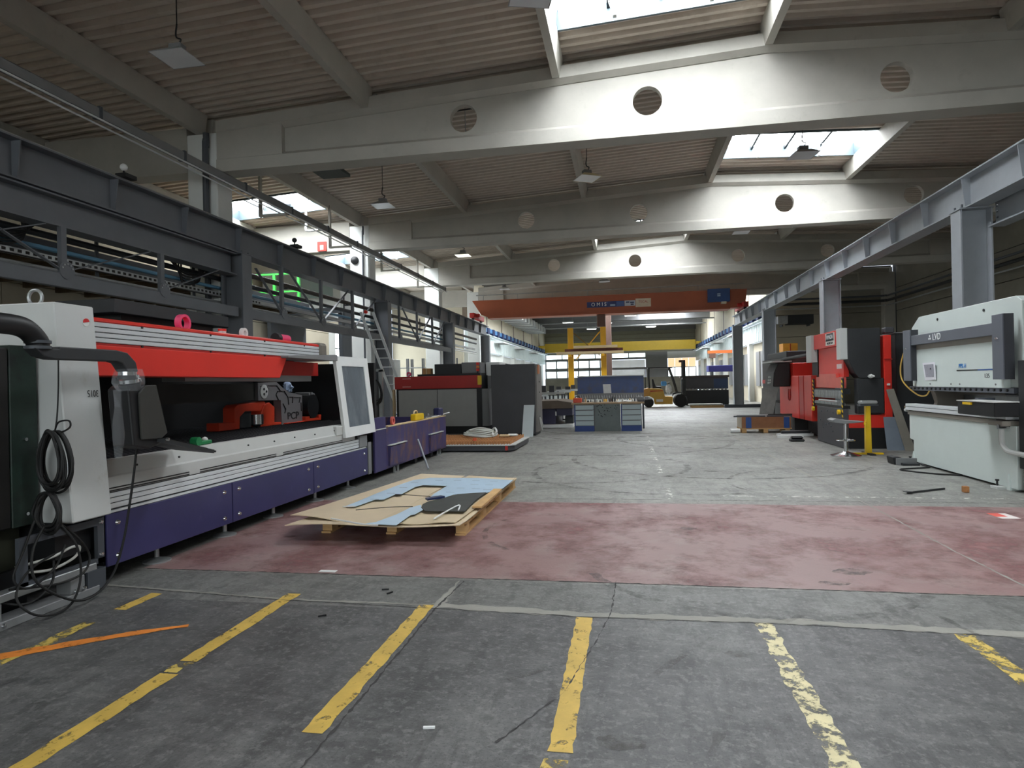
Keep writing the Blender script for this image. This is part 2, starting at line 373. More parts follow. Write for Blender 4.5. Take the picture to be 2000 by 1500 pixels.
for x, y, a, b in ((1.62, 5.15, .14, .09), (1.42, 4.85, .12, .05), (.57, 6.5, .09, .06), (.55, 3.55, .07, .04), (-.05, 2.62, .1, .06), (1.3, 10.6, .12, .1), (.4, 4.35, .03, .015), (.55, 4.33, .03, .015), (2.05, 3.2, .015, .02)):
    patch(x, y, a, b, 'floor_stain', M_STAIN)

# ---- ceiling: corrugated deck, concrete beams and purlins
ceiling = struct('ceiling', (0, 0, 6))
def deck_strip(x0, x1, y0, y1, name='roof_deck', m=M_DECK, parent=ceiling, per=.25, h=.075, zfun=None):
    zfun = zfun or (lambda x: zf(x) + .46)
    prof = []; n = max(1, round((y1 - y0) / per)); p = (y1 - y0) / n
    for i in range(n):
        y = y0 + i * p; prof += [(y, 0), (y + .36 * p, 0), (y + .5 * p, h), (y + .86 * p, h)]
    prof.append((y1, 0))
    vs = []; k = len(prof)
    for x in (x0, x1):
        vs += [(x, y, zfun(x) + d) for y, d in prof]
    for x in (x0, x1):
        vs += [(x, y, zfun(x) + h + .12) for y, d in (prof[0], prof[-1])]
    fs = [(i, i + 1, k + i + 1, k + i) for i in range(k - 1)] + [(2 * k, 2 * k + 1, 2 * k + 3, 2 * k + 2)]
    return MB().add(vs, fs).build(name, m, parent, fix=False)
SKY = {0: (2.7, 6.65), 1: (-1.2, 2.7), 2: (2.7, 6.65), 3: (-1.2, 2.7), 4: (2.7, 6.65)}      # skylight cell of each bay (bay k lies behind beam k)
SKY2 = {1: (-12.8, -8.85), 3: (-12.8, -8.85), 4: (-12.8, -8.85)}
SKY[0] = (-1.2, 2.7); SKY[1] = (2.7, 6.65); SKY[2] = (-1.2, 2.7); SKY[3] = (2.7, 6.65); SKY[4] = (-1.2, 2.7)
edges = [X_L] + PX + [X_R]
openings = []
for k in range(6):
    y0, y1 = BY[k] + .45, BY[k + 1]
    if k == 0: y0 = -13.0
    for x0, x1 in zip(edges[:-1], edges[1:]):
        if (SKY.get(k) == (x0, x1)) or (SKY2.get(k) == (x0, x1)):
            a, b = y1 - 2.70, y1 - .88
            openings.append((x0 + .13, x1 - .13, a, b))
            deck_strip(x0, x1, y0 - .25, a); deck_strip(x0, x1, b, y1 + .2)
        else:
            deck_strip(x0, x1, y0 - .25, y1 + .2)
HOLES = [-3.08, .52, 4.88, 8.48]
def roof_beam(y, name='roof_beam', left=-8.45, right=13.85, m=M_CONC, holes=True):
    mb = MB(); yc = y + .225
    def seg(x0, x1, prof):                         # prof: list of (dy, z(x)) closed section
        n = len(prof); vs = []
        for x in (x0, x1): vs += [(x, yc + d, z(x) if callable(z) else z) for d, z in prof]
        mb.add(vs, [(i, (i + 1) % n, n + (i + 1) % n, n + i) for i in range(n)] + [tuple(range(n - 1, -1, -1)), tuple(range(n, 2 * n))])
    up = lambda e: (lambda x: zf(x) + e)
    xs = [left, 2.7, right]
    for a, b in zip(xs[:-1], xs[1:]):
        seg(a, b, [(-.225, up(0.02)), (.225, up(0.02)), (.225, up(.25)), (-.225, up(.25))])
        seg(a, b, [(-.10, up(-.06)), (.10, up(-.06)), (.225, up(.02)), (-.225, up(.02))])
    seg(left, right, [(-.225, 6.08), (.225, 6.08), (.225, 6.34), (-.225, 6.34)])
    seg(left, right, [(-.225, 6.34), (.225, 6.34), (.10, 6.43), (-.10, 6.43)])
    for a, b in ((left, -6.95), (12.35, right)):
        seg(a, b, [(-.2, 6.33), (.2, 6.33), (.2, up(.05)), (-.2, up(.05))])
    # web with round openings
    t = .075; cells = [left]
    hs = HOLES if holes else []
    for h in hs: cells += [h - .5, h + .5]
    cells = sorted(cells + [2.7, right])
    z0 = 6.41
    for a, b in zip(cells[:-1], cells[1:]):
        hole = [h for h in hs if abs((a + b) / 2 - h) < 1e-3]
        if not hole:
            seg(a, b, [(-t, z0), (t, z0), (t, up(0)), (-t, up(0))]); continue
        n = 32; h = hole[0]; zc = 6.78; r = .275; vs = []
        for dy in (-t, t):
            for i in range(n):
                an = 2 * math.pi * i / n; c, s = math.cos(an), math.sin(an); vs.append((h + r * c, yc + dy, zc + r * s))
            for i in range(n):
                an = 2 * math.pi * i / n; c, s = math.cos(an), math.sin(an); q = 1 / max(abs(c), abs(s)); u, v = c * q, s * q
                x = h + .5 * u; zt = zf(x); vs.append((x, yc + dy, z0 + (zt - z0) * (v + 1) / 2))
        fs = []
        for i in range(n):
            j = (i + 1) % n
            fs += [(i, j, n + j, n + i), (2 * n + j, 2 * n + i, 3 * n + i, 3 * n + j), (j, i, 2 * n + i, 2 * n + j)]
        mb.add(vs, fs)
    return mb.build(name, m, ceiling)
for k, y in enumerate(BY[1:]):
    roof_beam(y, holes=(y < 37))
    # flat beam over the side aisle
    MB().box(X_L, -9.15, y + .02, y + .43, 6.12, zf(-11) + .3).build('aisle_beam', M_CONC, ceiling)
PURL = [(-.07, .03), (.07, .03), (.13, .40), (.13, .46), (-.13, .46), (-.13, .40)]
for k in range(6):
    y0, y1 = BY[k] + .32, BY[k + 1] + .12
    for x in PX:
        MB().prism([(x + a, zf(x) + b) for a, b in PURL], 'y', y0, y1).build('purlin', M_CONC, ceiling)

# ---- skylights: upstands with white glazing
M_PANE = emis('bright_skylight_pane', (245, 250, 255), SKY_E)
M_CURB = mat('pale_blue_upstand', (74, 88, 94), .5, var=.04)
wn = 0
def skylight(x0, x1, y0, y1):
    global wn; wn += 1
    zb = zf(x0) + .45; zt = zb + .36; k = (zf(x1) - zf(x0)) / (x1 - x0)
    s = struct('window_%d' % wn, ((x0 + x1) / 2, (y0 + y1) / 2, zb))
    def lean(ob):
        for v in ob.data.vertices: v.co.z += k * (ob.location.x + s.location.x + v.co.x - x0)
        return ob
    up = MB()
    for a, b, c, d in ((x0 - .06, x0, y0 - .06, y1 + .06), (x1, x1 + .06, y0 - .06, y1 + .06), (x0, x1, y0 - .06, y0), (x0, x1, y1, y1 + .06)): up.box(a, b, c, d, zb, zt)
    lean(up.build('upstand', M_CURB, s))
    n = 4; wd = (x1 - x0) / n
    for i in range(n):
        lean(B(x0 + i * wd + .02, x0 + (i + 1) * wd - .02, y0, y1, zt - .02, zt, 'pane', M_PANE, s))
    for i in range(1, n): lean(B(x0 + i * wd - .03, x0 + i * wd + .03, y0, y1, zt - .12, zt + .01, 'mullion', M_BLACK, s))
    for f in (.28, .72):                              # lifting gear of the opening flaps
        xm = x0 + f * (x1 - x0); ym = y1 - .35
        g = MB().box(xm - .03, xm + .03, ym - .05, ym + .05, zb - .12, zb + .3)
        g.tube([(xm - .09, ym, zt - .05), (xm - .1, ym, zb + .15), (xm, ym, zb - .12)], .008, 6); g.tube([(xm + .09, ym, zt - .05), (xm + .1, ym, zb + .15), (xm, ym, zb - .12)], .008, 6)
        lean(g.build('opening_gear', M_GALV, s))
for o in openings: skylight(*o)

# ---- walls of the near hall
wl = struct('wall_left', (X_L, 12, 0)); wl_y = [-13.0, -4, 4.3, 12.5, 20.75, 29, 37.2]
for a, b in zip(wl_y[:-1], wl_y[1:]):
    if a < 28:
        B(X_L - .2, X_L, a + .01, b - .01, 0, 4.05, 'wall_panel', M_WALLB, wl); B(X_L - .2, X_L, a + .01, b - .01, 4.07, 7.2, 'wall_panel', M_WALLB, wl)
    else:
        B(X_L - .2, X_L, a + .01, b - .01, 0, 1.0, 'wall_panel', M_CONCW, wl); B(X_L - .2, X_L, a + .01, b - .01, 4.6, 7.2, 'wall_panel', M_WALLB, wl)
        B(X_L - .2, X_L, a + .01, a + .7, 1.0, 4.6, 'wall_panel', M_CONCW, wl)
B(X_L - .3, X_L - .2, -13, 37.3, 0, 7.4, 'wall_core', M_JOINT, wl)
wr = struct('wall_right', (X_R, 12, 0))
B(X_R + .14, X_R + .25, -13, 37.95, 0, 7.6, 'wall_core', M_JOINT, wr)
zrow = [0, 1.3, 2.5, 3.7, 4.9, 6.1, 7.3]
for a, b in zip(wl_y[:-1], wl_y[1:]):
    for c, d in zip(zrow[:-1], zrow[1:]): B(X_R, X_R + .14, a + .02, b - .02, c + .015, d - .015, 'wall_panel', M_WALLP, wr)
wb = struct('wall_back', (0, -13.1, 0))
for z0, z1 in ((0, 2.2), (5.6, 7.9)): B(X_L, X_R, -13.3, -13.0, z0, z1, 'wall_panel', M_WALLB, wb)
for x0, x1 in ((X_L, -9), (9, X_R)): B(x0, x1, -13.3, -13.0, 2.2, 5.6, 'wall_panel', M_WALLB, wb)
M_WPANE = emis('added_window_pane', (240, 250, 255), WIN_E)
def window(ax, at, a0, a1, z0, z1, nc, nr, parentless=True, m=None, bar=.05, thick=.08):
    """window with frame, glazing bars and panes in the plane ax = at"""
    global wn; wn += 1
    mid = (a0 + a1) / 2
    s = struct('window_%d' % wn, (at, mid, z0) if ax == 'x' else (mid, at, z0))
    def bx(a, b, c, d, t, name, mm):
        return B(at - t / 2, at + t / 2, a, b, c, d, name, mm, s) if ax == 'x' else B(a, b, at - t / 2, at + t / 2, c, d, name, mm, s)
    ca = (a1 - a0) / nc; rz = (z1 - z0) / nr
    for i in range(nc):
        for j in range(nr): bx(a0 + i * ca + bar / 2, a0 + (i + 1) * ca - bar / 2, z0 + j * rz + bar / 2, z0 + (j + 1) * rz - bar / 2, .02, 'pane', m or M_WPANE)
    for i in range(nc + 1): bx(a0 + i * ca - bar / 2, a0 + i * ca + bar / 2, z0 - bar / 2, z1 + bar / 2, thick, 'frame_post', M_MGREY)
    for j in range(nr + 1): bx(a0 + bar / 2, a1 - bar / 2, z0 + j * rz - bar / 2, z0 + j * rz + bar / 2, thick * .9, 'frame_rail', M_MGREY)
    return s
window('y', -13.1, -9, 9, 2.2, 5.6, 9, 2)  # added glowing panes, unseen behind the viewer, to light the front faces
window('x', X_L - .08, 29.75, 37.1, 1.0, 4.6, 5, 3)  # added glowing panes, standing in for brightly lit white walls and columns

# ---- columns
def ccol(x0, x1, y, m=M_CONC):
    return tag(MB().box(x0, x1, y + .02, y + .56, 0, zf(x0) + .05).build('concrete_column', m, None, bev=.02), kind='structure')
for i, y in enumerate(BY[1:]):
    ccol(-9.15, -8.45, y, M_CONCW if i >= 2 else M_CONC); ccol(13.6, 14.15, y)

# ---- far hall beyond the crane
FY0, FY1, FXL, FXR = 37.65, 75.0, -9.25, 7.8
wfl = struct('wall_far_left', (FXL, 56, 0)); wfr = struct('wall_far_right', (FXR, 56, 0))
M_RIB = mat('white_ribbed_cladding', (212, 224, 224), .5, var=.04)
M_CREAMW = mat('cream_upper_wall', (216, 208, 186), .75, var=.06)
def ribbed(x, side, y0, y1, z0, z1, parent, per=.5):
    prof = []; n = int((y1 - y0) / per); q = (y1 - y0) / n
    for i in range(n):
        y = y0 + i * q; prof += [(x, y), (x, y + .6 * q), (x - side * .08, y + .68 * q), (x - side * .08, y + .92 * q)]
    prof += [(x, y1), (x - side * .2, y1), (x - side * .2, y0)]
    return MB().prism(prof, 'z', z0, z1).build('ribbed_fascia', M_RIB, parent)
for wob, x, s in ((wfl, FXL, 1), (wfr, FXR, -1)):      # s = direction into the hall
    ys = [FY0 + i * 5.35 for i in range(8)]
    for a, b in zip(ys[:-1], ys[1:]):
        MB().box(min(x, x - s * .2), max(x, x - s * .2), a + .25, b - .1, 5.3, 8.2).build('wall_panel', M_CREAMW, wob)
        MB().box(min(x, x - s * .3), max(x, x - s * .3), a - .1, a + .25, 5.3, 8.2).build('wall_joint_post', mat('brown_wall_post', (112, 98, 84), .7), wob)
        ribbed(x, s, a, b, 3.65, 4.7, wob)
        MB().box(min(x - s * .02, x - s * .5), max(x - s * .02, x - s * .5), a + .3, a + .9, 0, 3.65).build('wall_pier', M_CONCW, wob)
        MB().box(min(x - s * .3, x - s * .4), max(x - s * .3, x - s * .4), a + .9, b + .3, 0, 3.65).build('wall_panel', M_WALLB if s < 0 else M_CONCW, wob)
        for q in (.35, .65):
            yy = a + .9 + (b - a - .6) * q
            if (int(a) % 2) == 0 or s < 0: MB().box(min(x - s * .2, x - s * .3), max(x - s * .2, x - s * .3), yy - .55, yy + .55, 1.0, 3.1).build('painted_opening', M_JOINT if s > 0 else M_MGREY, wob)  # solid boxes; the darkness of an opening is put into their colour
we = struct('wall_end', (0, FY1, 0))
for x0, x1, z0, z1, m in ((FXL, FXR, 4.75, 8.2, mat('grey_ribbed_end_wall', (150, 150, 136), .7, var=.05)), (FXL, FXR, 0, 1.9, M_WALLP), (2.3, 4.7, 1.9, 4.75, M_MGREY), (FXL, 2.3, 3.98, 4.15, M_MGREY), (FXL, 2.3, 2.82, 3.05, M_MGREY), (4.7, FXR, 4.0, 4.75, M_CONCW)):
    MB().box(x0, x1, FY1, FY1 + .3, z0, z1).build('wall_panel', m, we)
for z in (5.3, 5.8, 6.3, 6.8, 7.3, 7.8): B(FXL, FXR, FY1 - .04, FY1, z, z + .05, 'wall_joint', M_WALLP, we)
M_FPANE = emis('far_window_pane', (226, 246, 250), 2.6)
M_CURT = mat('sunlit_orange_blind', (236, 200, 150), .7, var=.05)
window('y', FY1 + .1, FXL + .1, 2.3, 4.15, 4.72, 6, 1, m=M_FPANE, bar=.12)
window('y', FY1 + .1, FXL + .1, -1.6, 3.05, 3.98, 6, 1, m=M_FPANE, bar=.14)
window('y', FY1 + .1, FXL + .1, -1.6, 1.95, 2.82, 6, 1, m=M_FPANE, bar=.14)
window('y', FY1 + .1, 4.75, FXR, 1.9, 2.95, 4, 1, m=M_FPANE, bar=.08)
blind = struct('window_blind', (6.2, FY1, 2.95))
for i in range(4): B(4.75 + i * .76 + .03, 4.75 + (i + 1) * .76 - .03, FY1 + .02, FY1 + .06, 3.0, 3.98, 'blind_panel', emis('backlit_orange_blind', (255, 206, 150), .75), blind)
B(-1.5, 2.2, FY1 + .02, FY1 + .1, 1.9, 3.9, 'wall_panel', mat('shiny_sheet_metal', (190, 192, 192), .25, .9, var=.1), we)
# cross walls where the hall narrows
wp = struct('wall_cross_right', (11, 37.4, 0))
for c, d in zip([0, 1.3, 2.5, 3.7, 4.9, 6.1], [1.3, 2.5, 3.7, 4.9, 6.1, 7.3]):
    for a, b in ((FXR + .3, 10.9), (10.93, X_R)): B(a, b, 37.62, 37.8, c + .012, d - .012, 'wall_panel', M_WALLP if a > 10 else M_WALLB, wp)
B(FXR + .2, X_R, 37.8, 37.9, 0, 7.4, 'wall_core', M_JOINT, wp)
wq = struct('wall_cross_left', (-12, 37.4, 0))
B(X_L, FXL - .3, 37.62, 37.8, 0, 7.4, 'wall_panel', M_WALLB, wq)
# far roof
cf = struct('ceiling_far', (0, 56, 7.9))
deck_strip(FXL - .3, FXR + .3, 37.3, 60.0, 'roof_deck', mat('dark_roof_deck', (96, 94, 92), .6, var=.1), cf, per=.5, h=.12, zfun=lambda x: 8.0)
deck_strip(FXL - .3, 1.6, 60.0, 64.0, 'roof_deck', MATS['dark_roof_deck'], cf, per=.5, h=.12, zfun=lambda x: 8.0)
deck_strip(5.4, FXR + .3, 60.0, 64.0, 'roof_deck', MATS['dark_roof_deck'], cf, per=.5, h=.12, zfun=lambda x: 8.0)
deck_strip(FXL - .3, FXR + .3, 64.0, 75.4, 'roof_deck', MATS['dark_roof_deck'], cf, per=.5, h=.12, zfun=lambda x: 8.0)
wn += 1; sw = struct('window_%d' % wn, (3.5, 62, 7.9))
for i in range(2): B(1.6 + 1.9 * i + .05, 3.5 + 1.9 * i - .05, 60, 64, 8.0, 8.05, 'pane', emis('far_skylight_and_added_pane', (245, 250, 255), 24.), sw)
wn += 1; sw = struct('window_%d' % wn, (0, 43, 7.9))  # added panes hidden by the crane, put in to light rack and forklift
for x in (-5, -1, 3):
    for i in range(2): B(x + 1.4 * i + .04, x + 1.4 * (i + 1) - .04, 41, 45, 7.9, 7.95, 'pane', MATS['far_skylight_and_added_pane'], sw)
for y in (47, 50, 56, 62, 68, 74):
    B(FXL, FXR, y, y + .22, 7.15, 7.95, 'roof_beam', M_MGREY, cf)
for y, z in ((47, 6.9), (53, 6.95), (59, 6.9), (65, 7.0)):
    MB().cyl((FXL, y, z), (FXR, y, z), .06, n=10).build('roof_tie', M_GALV, cf)

# ================================================================== STEEL RUNWAYS
def ibeam(mb, x, w, z0, z1, y0, y1, tf=.025, tw=.014):
    mb.box(x - w / 2, x + w / 2, y0, y1, z1 - tf, z1); mb.box(x - w / 2, x + w / 2, y0, y1, z0, z0 + tf); mb.box(x - tw / 2, x + tw / 2, y0, y1, z0 + tf, z1 - tf)
def hcol(mb, x0, x1, y, w, z0, z1, t=.025):
    mb.box(x0, x0 + t, y - w / 2, y + w / 2, z0, z1); mb.box(x1 - t, x1, y - w / 2, y + w / 2, z0, z1); mb.box(x0 + t, x1 - t, y - .01, y + .01, z0, z1)
def runway(xc, side, cols, y0, y1, z1, label, m):
    """welded I-beam with stiffeners and a rail on H-columns; side = direction into the hall"""
    h = .57; w = .34; z0 = z1 - h
    t = thing('crane_runway', label, 'crane runway', (xc, cols[1], 0), world=True)
    ys = [y0] + cols + [y1]
    for a, b in zip(ys[:-1], ys[1:]):
        mb = MB(); ibeam(mb, xc, w, z0, z1, a + .004, b - .004); mb.build('runway_beam', m, t)
    MB().prism([(xc - .035, z1), (xc + .035, z1), (xc + .012, z1 + .025), (xc + .012, z1 + .05), (xc + .03, z1 + .055), (xc + .03, z1 + .075), (xc - .03, z1 + .075), (xc - .03, z1 + .055), (xc - .012, z1 + .05), (xc - .012, z1 + .025)], 'y', y0, y1).build('rail', M_RAIL, t)
    first = {}
    for a, b in zip(cols[:-1], cols[1:]):
        n = 5
        for i in range(n):
            y = a + (b - a) * i / n
            for s in (-1, 1):
                if s not in first:
                    e = [(xc + s * .008, z0 + .025), (xc + s * .09, z0 + .025), (xc + s * .155, z1 - .025), (xc + s * .008, z1 - .025)]
                    first[s] = MB().prism(e, 'y', y - .008, y + .008).build('stiffener', m, t); base = ORG[first[s]]
                    first[(s, 'o')] = Vector(base)
                else:
                    o = first[(s, 'o')]; inst(first[s], (o.x, y, o.z), t)
    for y in cols:
        mb = MB(); xa, xb = (xc - .25, xc + .25) if True else (0, 0)
        hcol(mb, xa, xb, y, .34, .02, z0 - .02); mb.box(xa - .02, xb + .02, y - .19, y + .19, z0 - .02, z0); mb.box(xa - .1, xb + .1, y - .25, y + .25, 0, .02)
        c = mb.build('column', m, t)
        mb = MB()
        for q in (-.12, .12):
            mb.cyl((xc - .2, y + q, z0 + .02), (xc - .2, y + q, z0 + .07), .016, n=6); mb.cyl((xc + .2, y + q, z0 + .0), (xc + .2, y + q, z0 + .05), .016, n=6)
        tag(mb.build('bolts', M_STEELD, c), kind='stuff')
    return t
XRL, XRR = -8.05, 5.98
ZRUN = 4.88
COL_L = [4.0, 12.42, 20.75, 29.0, 37.0]; COL_R = [4.2, 12.45, 20.35, 28.6, 36.4]
M_STEELSH = mat('shaded_steel_paint', (104, 107, 112), .5, var=.08, scale=2.)  # left runway's darker copy of the same steel, shade put into the colour
run_l = runway(XRL, 1, COL_L, 2.0, 37.3, ZRUN, 'steel crane runway coloured dark for its shade above the violet laser cutter', M_STEELSH)
run_r = runway(XRR, -1, COL_R, 2.0, 37.0, ZRUN, 'steel crane runway coloured pale for the light on it above the press brakes', M_STEEL)
# second beam under the near bays
mb = MB(); ibeam(mb, XRL, .3, 3.84, ZRUN - .59, 4.2, 12.22); mb.build('lower_beam', M_STEELSH, run_l)
mb = MB(); ibeam(mb, XRR + .3, .26, 3.95, ZRUN - .45, 4.4, 12.28); mb.build('lower_beam', M_STEEL, run_r)
mb = MB()
for z in (4.0, 4.1, 4.2, 4.3): mb.cyl((XRR + .3, 12.2, z), (XRR + .3, 12.24, z), .02, n=6)
tag(mb.build('bolts', M_STEELD, run_r), kind='stuff')
# lattice hanging below the left runway
lat = thing('lattice_girder', 'bolted grey lattice girder hanging below the left crane runway', 'girder', (XRL + .12, 16, 2.95), world=True)
xg = XRL + .13
for a, b in ((4.1, 12.2), (12.65, 20.55), (20.95, 28.85)):
    MB().box(xg - .05, xg + .05, a, b, 2.97, 3.17).build('bottom_chord', M_STEELSH, lat, bev=.006)
for y, top in ((6, 3.84), (8, 3.84), (10, 3.84), (14, 4.31), (16, 4.31), (18, 4.31), (22, 4.31), (24, 4.31), (26, 4.31)):
    MB().box(xg - .035, xg + .035, y - .045, y + .045, 3.17, top).build('lattice_post', M_STEELSH, lat)
    MB().cyl((xg + .052, y + .02, 3.22), (xg + .062, y + .02, 3.22), .13, n=16).build('gusset', M_STEELSH, lat)
    mb = MB()
    for k in range(5):
        a = math.radians(20 + 35 * k); mb.cyl((xg + .062, y + .02 + .09 * math.cos(a), 3.22 + .09 * math.sin(a)), (xg + .074, y + .02 + .09 * math.cos(a), 3.22 + .09 * math.sin(a)), .014, n=6)
    tag(mb.build('bolts', M_GALV, lat), kind='stuff')
for ya, yb, top in ((8, 6.5, 3.82), (8, 9.7, 3.82), (10, 11.6, 3.84), (6, 7.7, 3.82), (16, 14.3, 4.28), (16, 17.7, 4.28), (18, 19.8, 4.28), (14, 12.9, 4.1), (24, 22.3, 4.28), (24, 25.7, 4.28), (26, 27.8, 4.28)):
    MB().bar((xg + .02, ya, 3.2), (xg + .02, yb, top), .014, .06, up=(1, 0, 0)).build('diagonal', M_STEELSH, lat)

# ---- services running along the left side
def along(name, label, cat, x, z, y0, y1, m, r=.04, sag=0.):
    pts = [(x, y0 + (y1 - y0) * i / 12, z - sag * math.sin(math.pi * (i % 3) / 3)) for i in range(13)]
    return tag(MB().tube(pts, r, 10, 2).build(name, m, None, smooth=True), label, cat)
M_PIPEB = mat('light_blue_pipe', (96, 142, 168), .45, var=.06)
M_PIPED = mat('dark_brown_pipe', (66, 58, 50), .6, var=.15)
along('pipe', 'thick dark pipe, topmost of those behind the lattice girder', 'pipe', -8.38, 4.05, 4, 36, M_PIPED, .06)
along('pipe', 'thinner dark pipe just under the thick dark pipe behind the lattice girder', 'pipe', -8.39, 3.80, 4, 36, M_BLACKM, .05)
along('pipe', 'light blue pipe running behind the lattice girder', 'pipe', -8.38, 3.60, 4, 30, M_PIPEB, .036)
along('pipe', 'grey steel pipe low behind the lattice girder', 'pipe', -8.39, 3.30, 4, 36, M_GALV, .035)
along('pipe', 'slim white pipe lowest behind the lattice girder', 'pipe', -8.38, 3.21, 12.9, 36, M_WHITE, .025)
ct = thing('cable_tray', 'perforated galvanised cable tray running behind the lattice girder', 'cable tray', (-8.6, 12, 3.42), world=True)
MB().prism([(-8.44, 3.50), (-8.44, 3.42), (-8.32, 3.42), (-8.32, 3.50), (-8.325, 3.50), (-8.325, 3.425), (-8.435, 3.425), (-8.435, 3.50)], 'y', 4.2, 35.5).build('tray', M_GALV, ct)
sl = None
for i in range(60):
    y = 6.6 + i * .12
    if sl is None: sl = MB().box(-8.32, -8.316, y, y + .06, 3.44, 3.48).build('slot', M_JOINT, ct)
    else: inst(sl, (-8.318, y + .03, 3.44), ct)
mb = MB()
for k in range(5): mb.tube([(-8.42 + .018 * k, 4.3 + 2.6 * i, 3.44 + .02 * math.sin(i * 1.7 + k)) for i in range(13)], .012, 6, 3)
mb.build('cables', M_RUBBER, ct)
for i, y in enumerate((6.5, 9.2, 11.6, 15.0, 18.6, 22.5, 26.0)):
    t = thing('pipe_bracket', ('steel pipe bracket nearest the viewer behind the lattice girder' if i == 0 else 'steel pipe bracket behind the lattice girder, number %s from the viewer' % ['', 'two', 'three', 'four', 'five', 'six', 'seven'][i]), 'bracket', (-8.85, y, 3.18), group='pipe brackets behind the lattice girder', world=True)
    B(-8.46, -8.31, y - .03, y + .03, 3.15, 3.18, 'arm', M_STEELD, t); B(-8.47, -8.445, y - .03, y + .03, 3.18, 4.28, 'post', M_STEELD, t); B(-8.445, -8.31, y - .025, y + .025, 3.955, 3.985, 'arm', M_STEELD, t)
# black cable loops thrown over the brackets
for i, (y, lab) in enumerate(((7.4, 'tangle of black and blue cable slung under the near runway beam'), (11.2, 'small tangle of black cable hung beside the first runway column'))):
    mb = MB()
    for k in range(5):
        mb.tube([(-8.27, y - .6 + .1 * k, 3.95), (-8.26, y - .2, 3.72 - .05 * k), (-8.27, y + .3, 3.74 - .03 * k), (-8.27, y + .6 - .08 * k, 3.98)], .018, 7, 6)
    tag(mb.build('cable_tangle', M_RUBBER, None, smooth=True), lab, 'cable')
# mezzanine over the side aisle
mz = struct('ceiling_mezzanine', (-12.3, 12, 4.1))
M_BRN = mat('brown_timber_soffit', (92, 76, 56), .8, var=.2, scale=2., stretch=(4, 1, 1))
B(X_L, -10.6, 3, 20.5, 4.14, 4.3, 'deck', M_BRN, mz)
jo = None
for i in range(20):
    y = 3.4 + i * .88
    if jo is None: jo = MB().box(X_L, -10.62, y - .05, y + .05, 3.98, 4.14).build('joist', M_BRN, mz)
    else: inst(jo, (ORG[jo].x, y, 3.98), mz)
B(-10.68, -10.58, 3, 20.5, 3.96, 4.32, 'edge_beam', M_STEELD, mz)
for y in (8.2, 16.6): B(-10.7, -10.56, y - .07, y + .07, 0, 3.96, 'mezzanine_post', mat('ochre_post_paint', (176, 160, 108), .6), mz)
gr = thing('guard_rail', 'bright green guard rail at the end of the mezzanine', 'railing', (-12, 20.4, 4.3), world=True)
M_GREEN = mat('bright_green_paint', (70, 190, 80), .5, var=.05)
for x in (-13.6, -12.7, -11.8, -10.9): B(x - .04, x + .04, 20.36, 20.44, 4.3, 5.4, 'post', M_GREEN, gr)
for z in (4.75, 5.36): B(-13.6, -10.9, 20.38, 20.42, z, z + .06, 'rail', M_GREEN, gr)
dw = thing('site_office', 'white glazed office cabin with green trim on the mezzanine level', 'cabin', (-12.2, 24.5, 4.4), world=True)
B(-13.8, -10.6, 23, 26, 4.5, 6.0, 'body', M_WHITE, dw); B(-13.2, -12.4, 22.95, 23, 4.7, 5.8, 'door', M_LGREY, dw); B(-12.2, -10.9, 22.96, 23, 4.9, 5.8, 'window_pane', glass('cabin_glass', (170, 190, 190), .1, 1.), dw)
B(-13.8, -10.6, 23, 26, 4.3, 4.5, 'floor_frame', M_STEELD, dw)
for x in (-13.7, -10.75): B(x, x + .15, 23.1, 25.9, 0, 4.3, 'support', M_STEELD, dw)
sg = thing('fire_sign', 'red fire sign on the pale beam over the left aisle', 'sign', (-10.15, 20.6, 6.12), world=True)
B(-10.3, -9.98, 20.62, 20.66, 6.14, 6.46, 'board', M_RED, sg); B(-10.2, -10.08, 20.612, 20.622, 6.18, 6.34, 'pictogram', M_WHITE, sg)

# ---- power rail hung from the edge purlin
pr = thing('power_rail', 'long grey crane power rail hung along the left columns', 'power rail', (-8.2, 16, 5.85), world=True)
xp = -8.2
MB().prism([(xp - .06, 5.83), (xp + .06, 5.83), (xp + .06, 5.97), (xp + .03, 6.0), (xp - .03, 6.0), (xp - .06, 5.97)], 'y', 3.0, 29.0).build('housing', M_MGREY, pr)
for dx in (-.09, .10): MB().cyl((xp + dx, 3, 5.78), (xp + dx, 29, 5.78), .016, n=8).build('conductor', M_ALU, pr, smooth=True)
jr = None
for i in range(13):
    y = 5.0 + 2 * i
    if jr is None: jr = MB().box(xp - .07, xp + .07, y - .03, y + .03, 5.82, 6.01).build('joint_clip', M_STEELD, pr)
    else: inst(jr, (xp, y, 5.82), pr)
for y in (7.2, 14.6, 18.4, 22.6, 26.8):
    MB().box(-8.8, -8.74, y - .04, y + .04, 5.7, 7.0).box(-8.74, xp + .12, y - .04, y + .04, 5.70, 5.75).build('hanger', M_CONC, pr)
t = thing('lamp_arm', 'white bent lamp arm with a bare bulb beside the second left column', 'lamp', (-9.85, 19, 6.4), world=True)
MB().tube([(-10.25, 19, 7.4), (-9.9, 19, 7.38), (-9.86, 19, 7.2), (-9.85, 19, 6.7), (-9.85, 19, 6.45), (-9.5, 19, 6.44)], .035, 8, 5).build('arm', M_WHITE, t, smooth=True)
MB().ball((-10.3, 19, 7.37), .07, sz=.7).build('bulb', emis('lit_bulb', (255, 250, 240), 3.), t, smooth=True); MB().ball((-9.4, 19, 6.44), .09, sz=.5).build('insulator', M_WHITE, t, smooth=True)
t = thing('alarm_bell', 'white panel with a black alarm bell on the second left column', 'bell', (-8.8, 20.6, 5.3), world=True)
